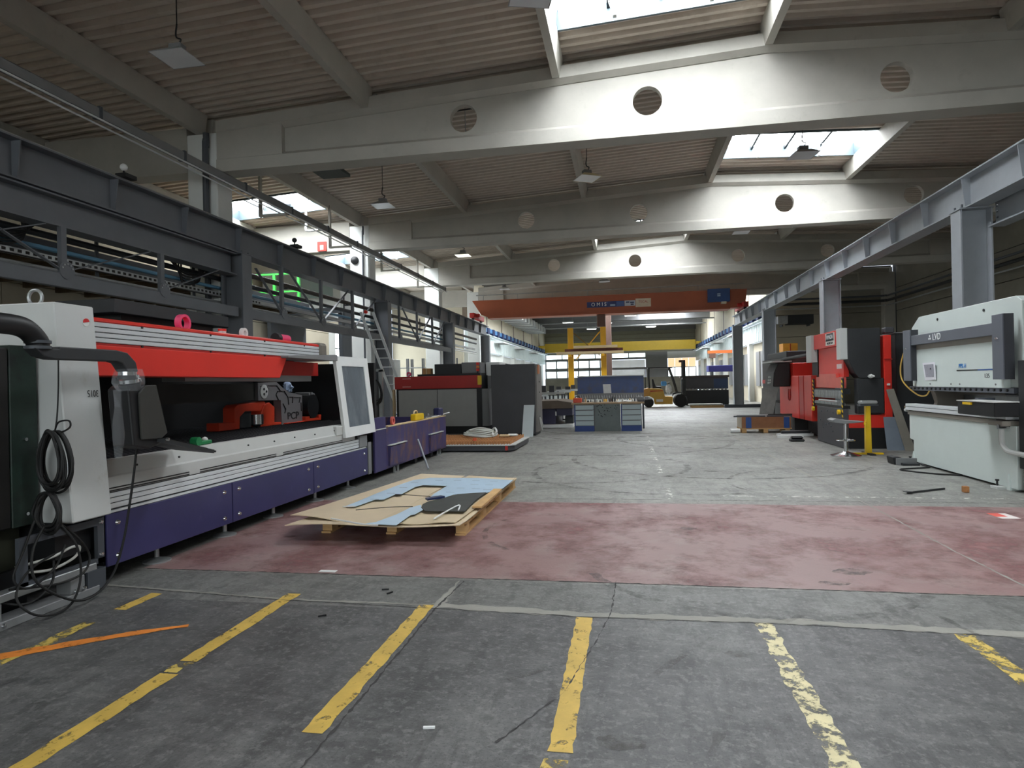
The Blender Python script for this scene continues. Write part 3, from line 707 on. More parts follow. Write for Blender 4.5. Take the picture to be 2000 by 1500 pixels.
B(-9.1, -8.48, 20.62, 20.66, 5.0, 6.05, 'panel', M_WHITE, t); MB().lathe([(.02, 0), (.14, .0), (.13, -.06), (.05, -.1)], (-8.95, 20.62, 5.75), 16, 'y').build('bell', M_BLACK, t, smooth=True)
for x, y, z, lab in ((-8.05, 9.35, 4.99, 'small round white beacon on a bracket on the near runway rail'), (-8.05, 14.9, 4.97, 'small dark round beacon standing on the left runway rail')):
    t = thing('beacon', lab, 'beacon', (x, y, 4.955), world=True)
    B(x - .06, x + .14, y - .12, y + .12, 4.956, 5.02, 'base', M_BLACK, t); MB().cyl((x, y, 5.02), (x, y, 5.1), .015, n=8).build('stem', M_BLACK, t); MB().ball((x, y, 5.15), .06).build('lens', M_WHITE if 'white' in lab else M_BLACKM, t, smooth=True)

# ---- hanging lamps
def lamp(x, y, z, label, lit=False, yellow=False, rot=0.):
    t = thing('pendant_lamp', label, 'lamp', (x, y, z), rot, 'flat square pendant lamps')
    a = .27; b = .13
    MB().add([(-a, -a, 0), (a, -a, 0), (a, a, 0), (-a, a, 0), (-b, -b, .1), (b, -b, .1), (b, b, .1), (-b, b, .1)], [(0, 1, 5, 4), (1, 2, 6, 5), (2, 3, 7, 6), (3, 0, 4, 7), (4, 5, 6, 7)]).build('reflector', M_GALV if not yellow else mat('yellowed_reflector', (212, 196, 150), .4), t)
    MB().box(-a + .015, a - .015, -a + .015, a - .015, .0, .012).build('diffuser', emis('lit_diffuser', (255, 250, 225), 1.6) if lit else mat('milky_diffuser', (214, 218, 220), .3, var=.04), t)
    MB().box(-.1, .1, -.07, .07, .1, .2).build('gear_box', M_MGREY, t, bev=.01)
    MB().tube([(.02, 0, .2), (.06, 0, .27), (0, 0, .3), (-.02, 0, .36), (0, 0, .5)], .012, 6, 5).build('hook', M_BLACK, t, smooth=True)
    MB().cyl((0, 0, .45), (0, 0, zf(x) + .47 - z), .008, n=6).build('cable', M_BLACK, t)
lamp(-6.27, 8.35, 6.25, 'square pendant lamp nearest the viewer, over the laser cutter')
lamp(-6.25, 16.3, 6.25, 'square pendant lamp beyond the first roof beam, left side')
lamp(-.8, 15.4, 6.28, 'yellowed square pendant lamp hanging in the middle beyond the first roof beam', yellow=True, rot=.5)
lamp(-5.85, 23.3, 6.25, 'lit square pendant lamp beyond the second roof beam', lit=True)
lamp(3.92, 15.0, 6.3, 'square pendant lamp hanging in front of the second skylight', rot=.12)
lamp(-1.06, 8.05, 6.33, 'square pendant lamp at the edge of the nearest skylight', rot=.3)
lamp(3.87, 22.4, 6.3, 'square pendant lamp on the right beyond the second roof beam')
lamp(-5.94, 32.1, 6.25, 'square pendant lamp above the left end of the orange crane')
lamp(-.9, 31.2, 6.25, 'square pendant lamp above the middle of the orange crane')
for x, y, lab in ((-6.75, 14.3, 'dark flat ceiling heater left beyond the first roof beam'), (-3.55, 13.6, 'dark flat ceiling heater close behind the first roof beam')):
    t = thing('ceiling_heater', lab, 'heater', (x, y, 6.5), world=True)
    B(x - .35, x + .35, y - .3, y + .3, 6.5, 6.58, 'panel', mat('dark_green_panel', (48, 56, 50), .6), t, bev=.01)
    for q in (-.25, .25): MB().cyl((x + q, y, 6.58), (x + q, y, zf(x) + .47), .01, n=6).build('hanger', M_GALV, t)

# ---- thin conduits on the roof
for i, (x0, x1, y, lab) in enumerate(((-8.4, 2.6, 13.12, 'dark conduit crossing under the roof deck behind the first beam'), (-8.4, 6.6, 14.8, 'second dark conduit crossing under the roof deck behind the first beam'))):
    pts = [(x0 + (x1 - x0) * k / 10, y, zf(x0 + (x1 - x0) * k / 10) + .008) for k in range(11)]
    tag(MB().tube(pts, .016, 6, 0).build('conduit', M_BLACK, None), lab, 'conduit')

# ---- downpipes at the first columns
for x, y, lab in ((-8.62, 12.32, 'dark rainwater pipe on the first left concrete column'), (-8.62, 20.58, 'slim black pipe on the second left concrete column')):
    tag(MB().tube([(x, y, zf(x) - .02), (x, y, 6.6), (x - .02, y - .01, 6.2), (x - .02, y - .01, .0)], .065 if '12' in str(y) else .03, 10, 4).build('downpipe', M_STEELD, None, smooth=True), lab, 'pipe')
t = thing('vent_pipe', 'white plastic vent pipe with couplings beside the first left column', 'pipe', (-8.95, 12.2, 0), world=True)
MB().cyl((-9.0, 12.25, 0), (-9.0, 12.25, 3.4), .1, n=16).build('tube', M_CONCW, t, smooth=True)
for z in (1.4, 2.35, 3.3): MB().cyl((-9.0, 12.25, z), (-9.0, 12.25, z + .14), .115, n=16).build('coupling', M_CONCW, t, smooth=True)

# ================================================================== CRANES
M_ORGL = mat('orange_crane_paint', (166, 86, 52), .5, var=.12, scale=.7)
cr = thing('overhead_crane', 'orange overhead bridge crane spanning the hall', 'crane', (-1, 35, 4.955), world=True)
ya, yb = 34.6, 35.3
MB().prism([(-8.2, 6.02), (-7.75, 5.30), (-7.3, 5.12), (6.1, 5.12), (6.2, 6.02)], 'y', ya, yb).build('girder', M_ORGL, cr)
B(-7.35, 5.35, ya - .12, yb + .12, 5.06, 5.12, 'bottom_flange', M_ORGL, cr); B(-8.2, 6.2, ya - .06, yb + .06, 6.02, 6.06, 'top_flange', M_ORGL, cr)
for x in (XRL, XRR):
    e = MB().box(x - .13, x + .13, 33.7, 36.2, 5.05, 5.32).build('end_carriage', M_DRED, cr, bev=.02)
    for y in (34.0, 35.9): MB().cyl((x - .06, y, 5.09), (x + .06, y, 5.09), .13, n=18).build('wheel', M_BLACK, e, smooth=True)
    MB().cyl((x + (.35 if x < 0 else -.35), 34.1, 5.2), (x, 34.1, 5.2), .09, n=14).build('drive_motor', M_DRED, e, smooth=True)
B(4.24, 5.33, ya - .3, ya - .02, 5.43, 6.1, 'control_box', mat('dull_blue_box', (44, 74, 128), .5), cr, bev=.02); B(4.9, 5.15, ya - .28, ya - .05, 5.33, 5.43, 'junction_box', mat('ivory_plastic', (216, 206, 180), .5), cr)
for z in (5.70, 5.79): B(4.7, 4.86, ya - .304, ya - .3, z, z + .055, 'faded_mark', mat('pale_blue_mark', (168, 188, 214), .5), cr)
sb = B(-1.95, .02, ya - .012, ya, 5.42, 5.72, 'sign_board', mat('dark_blue_sign', (38, 52, 108), .5), cr)
text('O M I S', 'lettering', .27, M_WHITE, cr, (-1.32, ya - .016, 5.57), (1, 0, 0), (0, 0, 1), sx=.95)
B(-.72, -.46, ya - .016, ya - .012, 5.47, 5.56, 'faded_mark', mat('pale_blue_mark', (168, 188, 214), .5), cr)
B(-.4, .0, ya - .018, ya - .012, 5.44, 5.70, 'sign_board', mat('mid_blue_sign', (74, 100, 158), .5), cr)
B(.03, .58, ya - .014, ya, 5.44, 5.72, 'sign_board', mat('pale_sign', (196, 202, 214), .5), cr)
for a, b, z in ((.1, .28, 5.6), (.32, .52, 5.58), (.34, .5, 5.48)): B(a, b, ya - .018, ya - .014, z, z + .07, 'faded_mark', mat('navy_ink', (40, 46, 84), .5), cr)
B(.60, 1.39, ya - .02, ya, 5.36, 5.80, 'sign_board', mat('cream_sign', (222, 206, 184), .5), cr)
text('TECAL', 'lettering', .17, M_DRED, cr, (1.0, ya - .024, 5.62), (1, 0, 0), (0, 0, 1))
B(-1.45, -1.0, ya + .05, yb - .05, 4.4, 5.06, 'hoist', mat('brown_hoist_paint', (92, 66, 56), .5), cr, bev=.03)
MB().cyl((-8.0, 34.6, 6.35), (6.1, 34.6, 6.35), .03, n=8).build('handrail', M_GALV, cr)
for i in range(8): MB().cyl((-7.6 + i * 1.9, 34.63, 6.06), (-7.6 + i * 1.9, 34.63, 6.35), .02, n=6).build('handrail_post', M_GALV, cr)

yc = thing('overhead_crane', 'yellow overhead bridge crane at the far end of the hall', 'crane', (-.5, 70.3, 4.8), world=True)
M_YELC = mat('ochre_yellow_crane_paint', (208, 176, 50), .5, var=.05)
B(-8.6, 7.3, 70, 70.7, 4.82, 5.72, 'girder', M_YELC, yc); B(-8.6, 7.3, 69.9, 70.8, 4.74, 4.82, 'bottom_flange', M_YELC, yc)
for x0, x1 in ((-9.2, -8.6), (7.3, 7.75)): B(x0, x1, 69.3, 71.4, 5.205, 5.5, 'end_carriage', M_YELC, yc)
# blue runway of the far hall with brackets, on both walls
for x, s, lab in ((FXL, 1, 'blue crane rail with dark brackets along the far left wall'), (FXR, -1, 'blue crane rail with dark brackets along the far right wall')):
    t = thing('crane_rail', lab, 'crane rail', (x + s * .2, 56, 4.7), world=True)
    B(min(x, x + s * .35), max(x, x + s * .35), FY0, FY1, 4.92, 5.18, 'rail_beam', mat('steel_blue_paint', (70, 120, 168), .5), t)
    B(min(x, x + s * .3), max(x, x + s * .3), FY0, FY1, 4.74, 4.80, 'ledge', M_RIB, t)
    br = None
    for i in range(22):
        y = FY0 + .8 + i * 1.7
        if br is None: br = MB().box(min(x + s * .02, x + s * .40), max(x + s * .02, x + s * .40), y - .3, y + .3, 4.8, 5.2).build('bracket', mat('navy_paint', (28, 40, 82), .5), t)
        else: inst(br, (ORG[br].x, y, 4.8), t)
    for i, y in enumerate((46.5, 55.0, 63.5)):
        q = thing('wall_lamp', '%s white box lamp under the blue rail on the far %s wall' % (['nearest', 'middle', 'farthest'][i], 'left' if s > 0 else 'right'), 'lamp', (x + s * .4, y, 4.3), group='box lamps under the blue rails', world=True)
        MB().prism([(min(x, x) + 0, 4.7), (x + s * .7, 4.5), (x + s * .7, 4.42), (x, 4.42)], 'y', y - 1.1, y + 1.1).build('housing', M_WHITE, q)
        B(min(x + s * .1, x + s * .65), max(x + s * .1, x + s * .65), y - 1.0, y + 1.0, 4.40, 4.42, 'diffuser', M_MGREY, q)
# ventilation duct under the far roof
t = thing('air_duct', 'ribbed pale grey air duct under the roof of the far hall, left', 'duct', (-8.3, 52, 6.4), world=True)
B(-9.1, -7.5, 41, 62, 6.25, 6.72, 'duct', M_GALV, t)
fl = None
for i in range(13):
    y = 41.2 + i * 1.6
    if fl is None: fl = MB().box(-9.15, -7.45, y, y + .1, 6.2, 6.78).build('flange', M_WHITE, t)
    else: inst(fl, (ORG[fl].x, y + .05, 6.2), t)
for i, (x, y) in enumerate([(-5, 46), (-5, 58), (-3.5, 52), (-1.5, 47), (-1.6, 60), (.5, 54), (2.5, 48), (-3.3, 66), (2.6, 66)]):
    t = thing('far_lamp', 'small lit strip lamp under the far roof, counted %s from the left wall' % ['first', 'second', 'fourth', 'fifth', 'sixth', 'seventh', 'eighth', 'third', 'ninth'][i], 'lamp', (x, y, 6.9), group='strip lamps under the far roof', world=True)
    B(x - .5, x + .5, y - .12, y + .12, 6.85, 6.95, 'housing', M_WHITE, t); B(x - .45, x + .45, y - .08, y + .08, 6.83, 6.85, 'tube', emis('lit_tube', (255, 255, 250), 5.), t)
    for q in (-.4, .4): MB().cyl((x + q, y, 6.95), (x + q, y, 8.0), .012, n=6).build('hanger', M_GALV, t)
t = thing('steel_column', 'brown steel column standing behind the yellow rack', 'column', (-1.08, 44, 0), world=True)
mb = MB(); hcol(mb, -1.27, -.89, 44.1, .35, .02, 7.15); mb.build('shaft', mat('brown_steel_paint', (104, 82, 74), .6), t); B(-1.4, -.76, 43.85, 44.35, 0, .02, 'base_plate', M_STEELD, t)
# services at the back of the right aisle
t = thing('air_handler', 'dark air handling box on brackets on the cross wall right of the crane', 'air handler', (9.4, 37.2, 4.3), world=True)
B(8.7, 10.0, 36.9, 37.6, 4.35, 4.85, 'casing', M_BLACKM, t); B(8.2, 8.7, 36.95, 37.55, 4.4, 4.8, 'duct', M_GALV, t); MB().box(8.4, 8.45, 37, 37.6, 4.25, 4.35).box(9.8, 9.85, 37, 37.6, 4.25, 4.35).build('bracket', M_STEELD, t)
for i, (z, r) in enumerate(((5.6, .05), (5.35, .07), (5.1, .035))):
    tag(MB().tube([(7.9, 36.3, z), (10, 36.3, z), (12.9, 36.3, z), (13.3, 36.1, z), (13.4, 35.5, z), (13.4, 28, z), (13.4, 13, z)], r, 8, 4).build('pipe', [M_STEELD, M_BLACKM, M_GALV][i], None, smooth=True), ['upper grey pipe turning along the right wall', 'thick dark pipe turning along the right wall', 'slim galvanised pipe lowest on the right wall'][i], 'pipe')

# ================================================================== LASER CUTTER (left foreground)
XF = -3.83
lc = thing('laser_cutter', 'large violet, grey and red laser cutting machine in the left foreground', 'machine', (-4.9, 7.0, 0), world=True)
M_PANEL = mat('violet_front_panel', (56, 55, 98), .42, var=.12, scale=1.6, rgb2=(76, 74, 116), mix=(.62, .8))
# base and body
B(-6.3, XF - .03, 4.2, 9.9, .16, .60, 'base', M_BLACK, lc)
B(-6.3, -6.1, 4.2, 9.9, .60, 1.96, 'back_wall', M_BLACK, lc)
B(-6.1, -3.98, 9.82, 9.9, .60, 1.84, 'end_wall', M_BLACK, lc)
B(-6.3, -4.5, 4.2, 8.2, 1.90, 1.98, 'roof', M_BLACKM, lc)
yp = [4.20, 5.765, 7.44, 9.14]
bolt0 = None
for a, b in zip(yp[:-1], yp[1:]):
    p = MB().box(XF - .02, XF, a + .006, b - .006, .15, .54).build('front_panel', M_PANEL, lc, bev=.004)
    for y in (a + .11, b - .13):
        for z in (.215, .465):
            q = MB().lathe([(.004, .016), (.014, .014), (.019, .006), (.022, .0)], (XF, y, z), 12, 'x').build('bolt', M_CHROME, p, smooth=True)
B(XF - .02, XF + .004, 9.16, 9.27, .14, .62, 'end_strip', M_MGREY, lc)
for y in (4.9, 5.85, 6.75, 7.75, 8.75):
    f = MB().lathe([(.11, 0), (.11, .012), (.04, .03), (.02, .04), (.02, .17)], (-3.98, y, 0), 18).build('levelling_foot', M_GALV, lc, smooth=True)
# guide rails and sloped apron
MB().box(XF - .06, XF - .028, 4.2, 9.1, .54, .72).build('rail_backing', M_BLACK, lc)
for z0, z1 in ((.575, .612), (.618, .652), (.658, .692)): MB().box(XF - .03, XF - .012, 4.2, 9.0, z0, z1).build('guide_rail', M_ALU, lc, bev=.003)
B(XF - .03, XF - .004, 4.2, 9.1, .545, .562, 'rail_lip', M_ALU, lc)
B(XF - .04, XF + .006, 8.85, 9.12, .57, .74, 'rail_end_block', M_MGREY, lc, bev=.005)
MB().prism([(XF - .012, .70), (XF - .012, .815), (XF - .022, .822), (XF - .05, .942), (XF - .12, .942), (XF - .12, .70)], 'y', 4.18, 8.72).build('apron', M_LGREY, lc, bev=.004)
for ya, yb in ((4.2, 5.15), (5.3, 6.6), (6.75, 8.3)):
    for z in (.705, .725): B(XF - .014, XF - .008, ya, yb, z, z + .009, 'slot', M_BLACK, lc)
for i, y in enumerate((4.55, 5.05, 5.55, 6.1, 6.6, 7.05, 7.55, 8.1)):
    z = .875 if i % 2 else .87; xx = XF - .022 - .028 * (z - .822) / .12
    MB().cyl((xx - .004, y, z), (xx + .01, y, z + .002), .009, n=10).build('screw', M_BLACKM, lc)
# cutting bed of upright slats
sl0 = None
for i in range(92):
    y = 4.3 + i * .058
    if sl0 is None: sl0 = MB().prism([(x0, .70) for x0 in (-6.0, XF - .13)] + [(XF - .13 - k * .1, .925 + (.02 if k % 2 else -.0)) for k in range(0, 21)], 'y', y - .004, y + .004).build('bed_slat', M_DGREY, lc)
    else: inst(sl0, (ORG[sl0].x, y, .70), lc)
# red gantry bridge
def yz(poly, x0, x1, name, m, par, **k): return MB().prism(poly, 'x', x0, x1).build(name, m, par, **k)
MB().prism([(-4.5, 1.96), (-3.97, 1.992), (-3.955, 2.0), (-3.955, 2.015), (-3.99, 2.03), (-4.5, 2.04)], 'y', 4.16, 7.9).build('bridge_cap', M_RED, lc)
MB().box(-4.4, -3.975, 4.16, 7.9, 1.82, 1.965).build('bridge_core', M_BLACK, lc)
B(-4.4, -4.31, 4.16, 7.9, 1.60, 1.82, 'bridge_core', M_BLACK, lc)
for z in (1.838, 1.878, 1.918, 1.958): B(-3.98, -3.953, 4.16, 7.9, z, z + .033, 'bridge_rail', M_ALU, lc, bev=.003)
for y in (4.75, 5.65, 6.6, 7.5):
    for z in (1.985, 1.828): MB().cyl((-3.96, y, z), (-3.945, y, z), .010, n=8).build('screw', M_BLACK, lc)
B(-3.98, -3.957, 4.16, 7.92, 1.815, 1.833, 'bridge_joint', M_DRED, lc)
MB().prism([(4.16, 1.58), (6.91, 1.58), (7.07, 1.815), (4.16, 1.815)], 'x', -4.3, -3.95).build('bridge_panel', M_RED, lc, bev=.006)
B(-4.35, -4.2, 6.9, 8.35, 1.62, 1.80, 'bridge_panel', M_DRED, lc)
MB().prism([(6.95, 1.815), (8.25, 1.815), (8.25, 1.90), (6.95, 1.84)], 'x', -4.3, -3.86).build('door_header', M_MGREY, lc, bev=.005)
MB().box(-4.3, -3.94, 7.9, 8.12, 1.86, 2.05).build('bridge_end_bracket', mat('khaki_grey_paint', (120, 114, 104), .5), lc, bev=.04, segs=2)
B(-4.45, -4.2, 5.6, 8.15, 1.545, 1.62, 'carriage_rail', M_MGREY, lc)
# sliding door with scratched window
def slab(p, t, name, m, par, off=0.):
    """plate through 4 corner points with thickness t behind it"""
    P = [Vector(q) for q in p]; n = (P[1] - P[0]).cross(P[3] - P[0]).normalized()
    P = [q + n * off for q in P]
    return MB().add(P + [q - n * t for q in P], [(0, 1, 2, 3), (7, 6, 5, 4), (0, 4, 5, 1), (1, 5, 6, 2), (2, 6, 7, 3), (3, 7, 4, 0)]).build(name, m, par)
A = [Vector(v) for v in ((-3.785, 8.3, .76), (-3.785, 9.36, .765), (-3.90, 9.36, 1.89), (-3.92, 8.3, 1.89))]
def mixq(u, v): return A[0].lerp(A[1], u).lerp(A[3].lerp(A[2], u), v)
dr = None
for u0, u1, v0, v1 in ((0, .15, 0, 1), (.85, 1, 0, 1), (.15, .85, 0, .12), (.15, .85, .88, 1)):
    o = slab([mixq(u0, v0), mixq(u1, v0), mixq(u1, v1), mixq(u0, v1)], .045, 'door_frame', M_WHITE, lc)
slab([mixq(.15, .12), mixq(.85, .12), mixq(.85, .88), mixq(.15, .88)], .012, 'door_window', mat('scratched_grey_polycarbonate', (96, 104, 112), .35, var=.22, scale=3., stretch=(1, 1, .4), rgb2=(128, 136, 142), mix=(.5, .75)), lc, off=-.012)
MB().box(-3.98, -3.83, 8.1, 8.32, .80, .93).build('door_guide', M_LGREY, lc, bev=.01)
# tower at the near end
xt = lambda z: -3.76 - .115 * (z - .57) / 1.51
tw = [(-5.5, 3.8), (None, 3.8), (None, 4.16), (-5.5, 4.16)]
def tower(z0, z1, f0, f1, y0, y1, name, m, xb=-5.5):
    vs = [(xb, y0, z0), (f0, y0, z0), (f0, y1, z0), (xb, y1, z0), (xb, y0, z1), (f1, y0, z1), (f1, y1, z1), (xb, y1, z1)]
    return MB().add(vs, [(3, 2, 1, 0), (4, 5, 6, 7), (0, 1, 5, 4), (1, 2, 6, 5), (2, 3, 7, 6), (3, 0, 4, 7)]).build(name, m, lc, bev=.008)
M_TOWER = mat('off_white_tower_paint', (206, 208, 206), .5, var=.06, scale=1.6, rgb2=(176, 172, 162), mix=(.6, .85))
twr = tower(.56, 2.085, -3.74, -3.86, 3.82, 4.16, 'tower', M_TOWER)
lgm = mat('red_logo_print', (206, 44, 44), .5)
o = MB().lathe([(.03, .0), (.03, .004)], (-3.849, 4.075, 1.965), 20, 'x').build('logo_disc', M_WHITE, lc)
MB().prism([(4.075 + .028 * math.cos(math.radians(a)), 1.965 + .028 * math.sin(math.radians(a))) for a in range(10, 200, 10)], 'x', -3.846, -3.842).build('logo_half', lgm, lc)
text('3015', 'lettering', .07, mat('black_marker_ink', (30, 30, 32), .6), lc, (-3.797, 4.07, 1.45), (0, -1, 0), (.08, 0, -1), depth=.001, sx=.72)
MB().tube([(-4.14 + .055 * math.cos(a * math.pi / 6), 3.95, 2.14 + .055 * math.sin(a * math.pi / 6)) for a in range(12)], .012, 8, 3, closed=True).build('lifting_eye', M_GALV, lc, smooth=True)
MB().cyl((-4.14, 3.95, 2.08), (-4.14, 3.95, 2.10), .035, n=12).build('lifting_eye_collar', M_GALV, lc)
# frame under the tower
fr = MB().box(-3.86, -3.83, 3.5, 4.18, .48, .53).box(-3.86, -3.83, 4.12, 4.18, .20, .48).box(-3.86, -3.83, 3.5, 3.56, .20, .48).box(-3.86, -3.83, 3.5, 4.18, .20, .24)
fr.build('end_frame', M_STEELD, lc)
for z in (.265, .50): MB().lathe([(.004, .014), (.013, .012), (.018, 0)], (-3.83, 4.15, z), 10, 'x').build('bolt', M_CHROME, lc, smooth=True)
B(-5.4, -3.9, 3.83, 4.2, .3, .56, 'end_box', M_BLACK, lc)
MB().box(-3.92, -3.82, 1.6, 4.1, .165, .215).build('base_rail', M_GALV, lc, bev=.005)
MB().box(-3.95, -3.80, 1.6, 4.1, .0, .055).build('base_rail', M_MGREY, lc, bev=.005)
for y in (2.6, 3.3, 3.92): MB().box(-3.93, -3.81, y - .06, y + .06, .055, .165).build('base_block', M_MGREY, lc, bev=.004)
B(-3.9, -3.805, 4.0, 4.16, .03, .17, 'end_plate', M_BLUE if False else M_STEELD, lc)
for y in (3.36, 3.89, 3.96): MB().lathe([(.004, .014), (.012, .012), (.016, 0)], (-3.80, y, .075 if y > 3.5 else .03), 10, 'x').build('bolt', M_CHROME, lc, smooth=True)
# cutting head carriage
M_PLATE = mat('grey_carriage_plate', (140, 138, 140), .4, .4, var=.05)
plate = [(7.92, 1.54), (8.39, 1.55), (8.55, 1.47), (8.73, 1.40), (9.11, 1.35), (9.10, .93), (8.51, .93), (8.49, 1.29), (7.92, 1.30)]
ch = yz(plate, -4.97, -4.85, 'cutting_head', M_PLATE, lc, bev=.004)
for seg in (((7.97, 1.49), (8.13, 1.49), (8.13, 1.36)), ((8.16, 1.50), (8.38, 1.50), (8.47, 1.43)), ((8.42, 1.30), (8.36, 1.37), (8.40, 1.42), (8.58, 1.42), (8.68, 1.33), (8.70, 1.22)), ((8.73, 1.33), (8.82, 1.33), (8.80, 1.24)), ((8.86, 1.32), (9.04, 1.32), (9.00, 1.24)), ((8.54, 1.24), (8.61, 1.16), (8.58, 1.10)), ((9.06, 1.24), (9.06, 1.11))):
    mb = MB()
    for a, b in zip(seg[:-1], seg[1:]): mb.bar((-4.848, a[0], a[1]), (-4.848, b[0], b[1]), .006, .018, up=(1, 0, 0))
    mb.build('groove', M_BLACK, ch)
MB().lathe([(.095, .0), (.095, .012), (.088, .016), (.0, .016)], (-4.85, 8.05, 1.42), 24, 'x').build('dial', M_LGREY, ch, smooth=True)
for k in range(3): MB().cyl((-4.83, 8.05 + .04 * math.cos(k * 2.1), 1.42 + .04 * math.sin(k * 2.1)), (-4.828, 8.05 + .04 * math.cos(k * 2.1), 1.42 + .04 * math.sin(k * 2.1)), .018, n=10).build('dial_hole', M_BLACK, ch)
text('PCP', 'lettering', .15, M_BLACK, ch, (-4.846, 8.82, 1.05), (0, 1, 0), (0, 0, 1), sx=1.3)
yz([(6.0, 1.53), (7.95, 1.53), (7.95, 1.31), (6.0, 1.31)], -5.1, -4.9, 'carriage_arm', mat('olive_black_casting', (44, 42, 38), .6), lc)
MB().cyl((-5.1, 9.36, 1.17), (-4.8, 9.36, 1.17), .185, n=26).build('drag_chain_drum', M_BLACK, ch, smooth=True)
for k in range(9):
    a = math.radians(-70 + k * 22); MB().obox((-4.95, 9.36 + .20 * math.cos(a), 1.17 + .20 * math.sin(a)), (.24, .045, .05), RX(a)).build('chain_link', M_MGREY if k > 3 else M_BLACKM, ch)
M_ORED = mat('orange_red_casting', (206, 62, 34), .5, var=.1, scale=4)
yz([(7.1, 1.05), (7.43, 1.04), (7.43, 1.22), (7.5, 1.26), (8.12, 1.29), (8.15, 1.25), (8.02, 1.16), (7.66, 1.17), (7.54, 1.10), (7.53, .95), (7.1, .95)], -5.05, -4.88, 'head_bracket', M_ORED, lc, bev=.006)
yz([(8.0, 1.13), (8.08, 1.24), (8.21, 1.27), (8.34, 1.2), (8.33, .99), (8.56, .98), (8.58, .945), (7.98, .945)], -5.02, -4.86, 'head_bracket', M_ORED, lc, bev=.006)
yz([(9.1, 1.02), (9.24, 1.02), (9.24, .99), (9.54, .98), (9.54, 1.03), (9.62, 1.03), (9.61, .945), (8.55, .945), (8.55, .96), (9.1, .96)], -5.0, -4.8, 'head_bracket', M_ORED, lc, bev=.005)
MB().cyl((-5.0, 7.72, .96), (-5.0, 7.72, 1.14), .14, n=20).build('nozzle_body', M_BLACKM, lc, smooth=True)
MB().lathe([(.02, .935), (.05, .97), (.09, .99), (.09, 1.12)], (-4.86, 7.88, 0), 16).build('cutting_nozzle', M_CHROME, lc, smooth=True)
lump((-4.9, 8.78, 1.475), .075, 'rag', mat('blue_white_cloth', (176, 196, 224), .9, var=.3, scale=20), 'crumpled pale blue cloth on the cutting head', 'cloth', 1.1, 3)
# console on its swing arm
ca = thing('control_console', 'black control console hanging from a swing arm before the laser cutter', 'console', (-3.6, 4.2, .95), world=True)
xa = -3.58
MB().tube([(xa - .05, 2.3, 1.86), (xa - .02, 2.9, 1.865), (xa, 3.2, 1.87), (xa, 3.34, 1.85), (xa, 3.42, 1.78), (xa, 3.425, 1.74)], .062, 16, 5).build('arm_pipe', M_BLACK, ca, smooth=True)
for z in (1.73, 1.765): MB().cyl((xa, 3.425, z), (xa, 3.425, z + .018), .072, n=18).build('swivel_ring', M_STEELD, ca, smooth=True)
MB().prism([(3.36, 1.735), (3.53, 1.735), (3.53, 1.75), (4.0, 1.75), (4.1, 1.735), (4.18, 1.67), (4.2, 1.60), (4.10, 1.60), (4.05, 1.66), (4.0, 1.67), (3.5, 1.668), (3.42, 1.685)], 'x', xa - .05, xa + .05).build('swing_arm', M_BLACKM, ca, bev=.012, segs=2)
for k, (z, r) in enumerate(((1.60, .062), (1.575, .07), (1.545, .064), (1.515, .072))): MB().cyl((xa, 4.15 + .008 * k, z - .026), (xa, 4.15 + .006 * k, z), r, n=20).build('swivel_ring', M_CHROME if k % 2 == 0 else M_BLACK, ca, smooth=True)
con = [(4.14, 1.06), (4.10, 1.47), (4.14, 1.50), (4.34, 1.49), (4.36, 1.47), (4.45, 1.10), (4.40, 1.05), (4.3, 1.02)]
MB().prism(con, 'x', xa - .13, xa + .05).build('housing', M_BLACK, ca, bev=.012, segs=2)
MB().prism([(4.20, 1.10), (4.18, 1.44), (4.25, 1.5), (4.36, 1.50), (4.47, 1.13), (4.40, 1.09)], 'x', xa + .05, xa + .07).build('side_cover', mat('dark_olive_panel', (52, 52, 48), .55), ca, bev=.005)
slab([(xa + .12, 4.38, 1.09), (xa + .12, 4.97, .945), (xa - .25, 4.97, .975), (xa - .25, 4.38, 1.12)], .03, 'keyboard_tray', M_BLACKM, ca)
slab([(xa + .09, 4.42, 1.092), (xa + .09, 4.92, .966), (xa - .2, 4.92, .992), (xa - .2, 4.42, 1.118)], .01, 'keyboard', M_BLACK, ca)
for k, y in enumerate((4.39,)): MB().cyl((xa + .12, y, 1.085), (xa + .14, y, 1.085), .012, n=8).build('tray_pivot', M_CHROME, ca)
# clear plastic wrap on the swivel
pw = MB(); rnd = random.Random(5)
prof = [(.085, 1.62), (.1, 1.57), (.105, 1.52), (.085, 1.46)]
vs = []; n = 18
for r, z in prof: vs += [(xa + (r * rnd.uniform(.85, 1.12)) * math.cos(2 * math.pi * i / n), 4.16 + (r * rnd.uniform(.85, 1.12)) * math.sin(2 * math.pi * i / n), z) for i in range(n)]
pw.add(vs, [(k * n + i, k * n + (i + 1) % n, (k + 1) * n + (i + 1) % n, (k + 1) * n + i) for k in range(3) for i in range(n)])
strip = [(1.47, .05), (1.35, .05), (1.25, .07), (1.14, .09), (1.06, .06), (.99, .03)]
vs = []
for z, wd in strip: vs += [(xa + .06 + rnd.uniform(-.02, .02), 4.02 - .05 - wd / 2 + rnd.uniform(-.01, .01), z), (xa + .09 + rnd.uniform(-.015, .015), 4.0 - .03, z), (xa + .06, 4.0 + wd / 2, z)]
pw.add(vs, [(3 * k + j, 3 * k + j + 1, 3 * k + j + 4, 3 * k + j + 3) for k in range(len(strip) - 1) for j in range(2)])
mpw = glass('clear_crumpled_film', (225, 230, 235), .08, .12)
pw.build('plastic_wrap', mpw, ca)
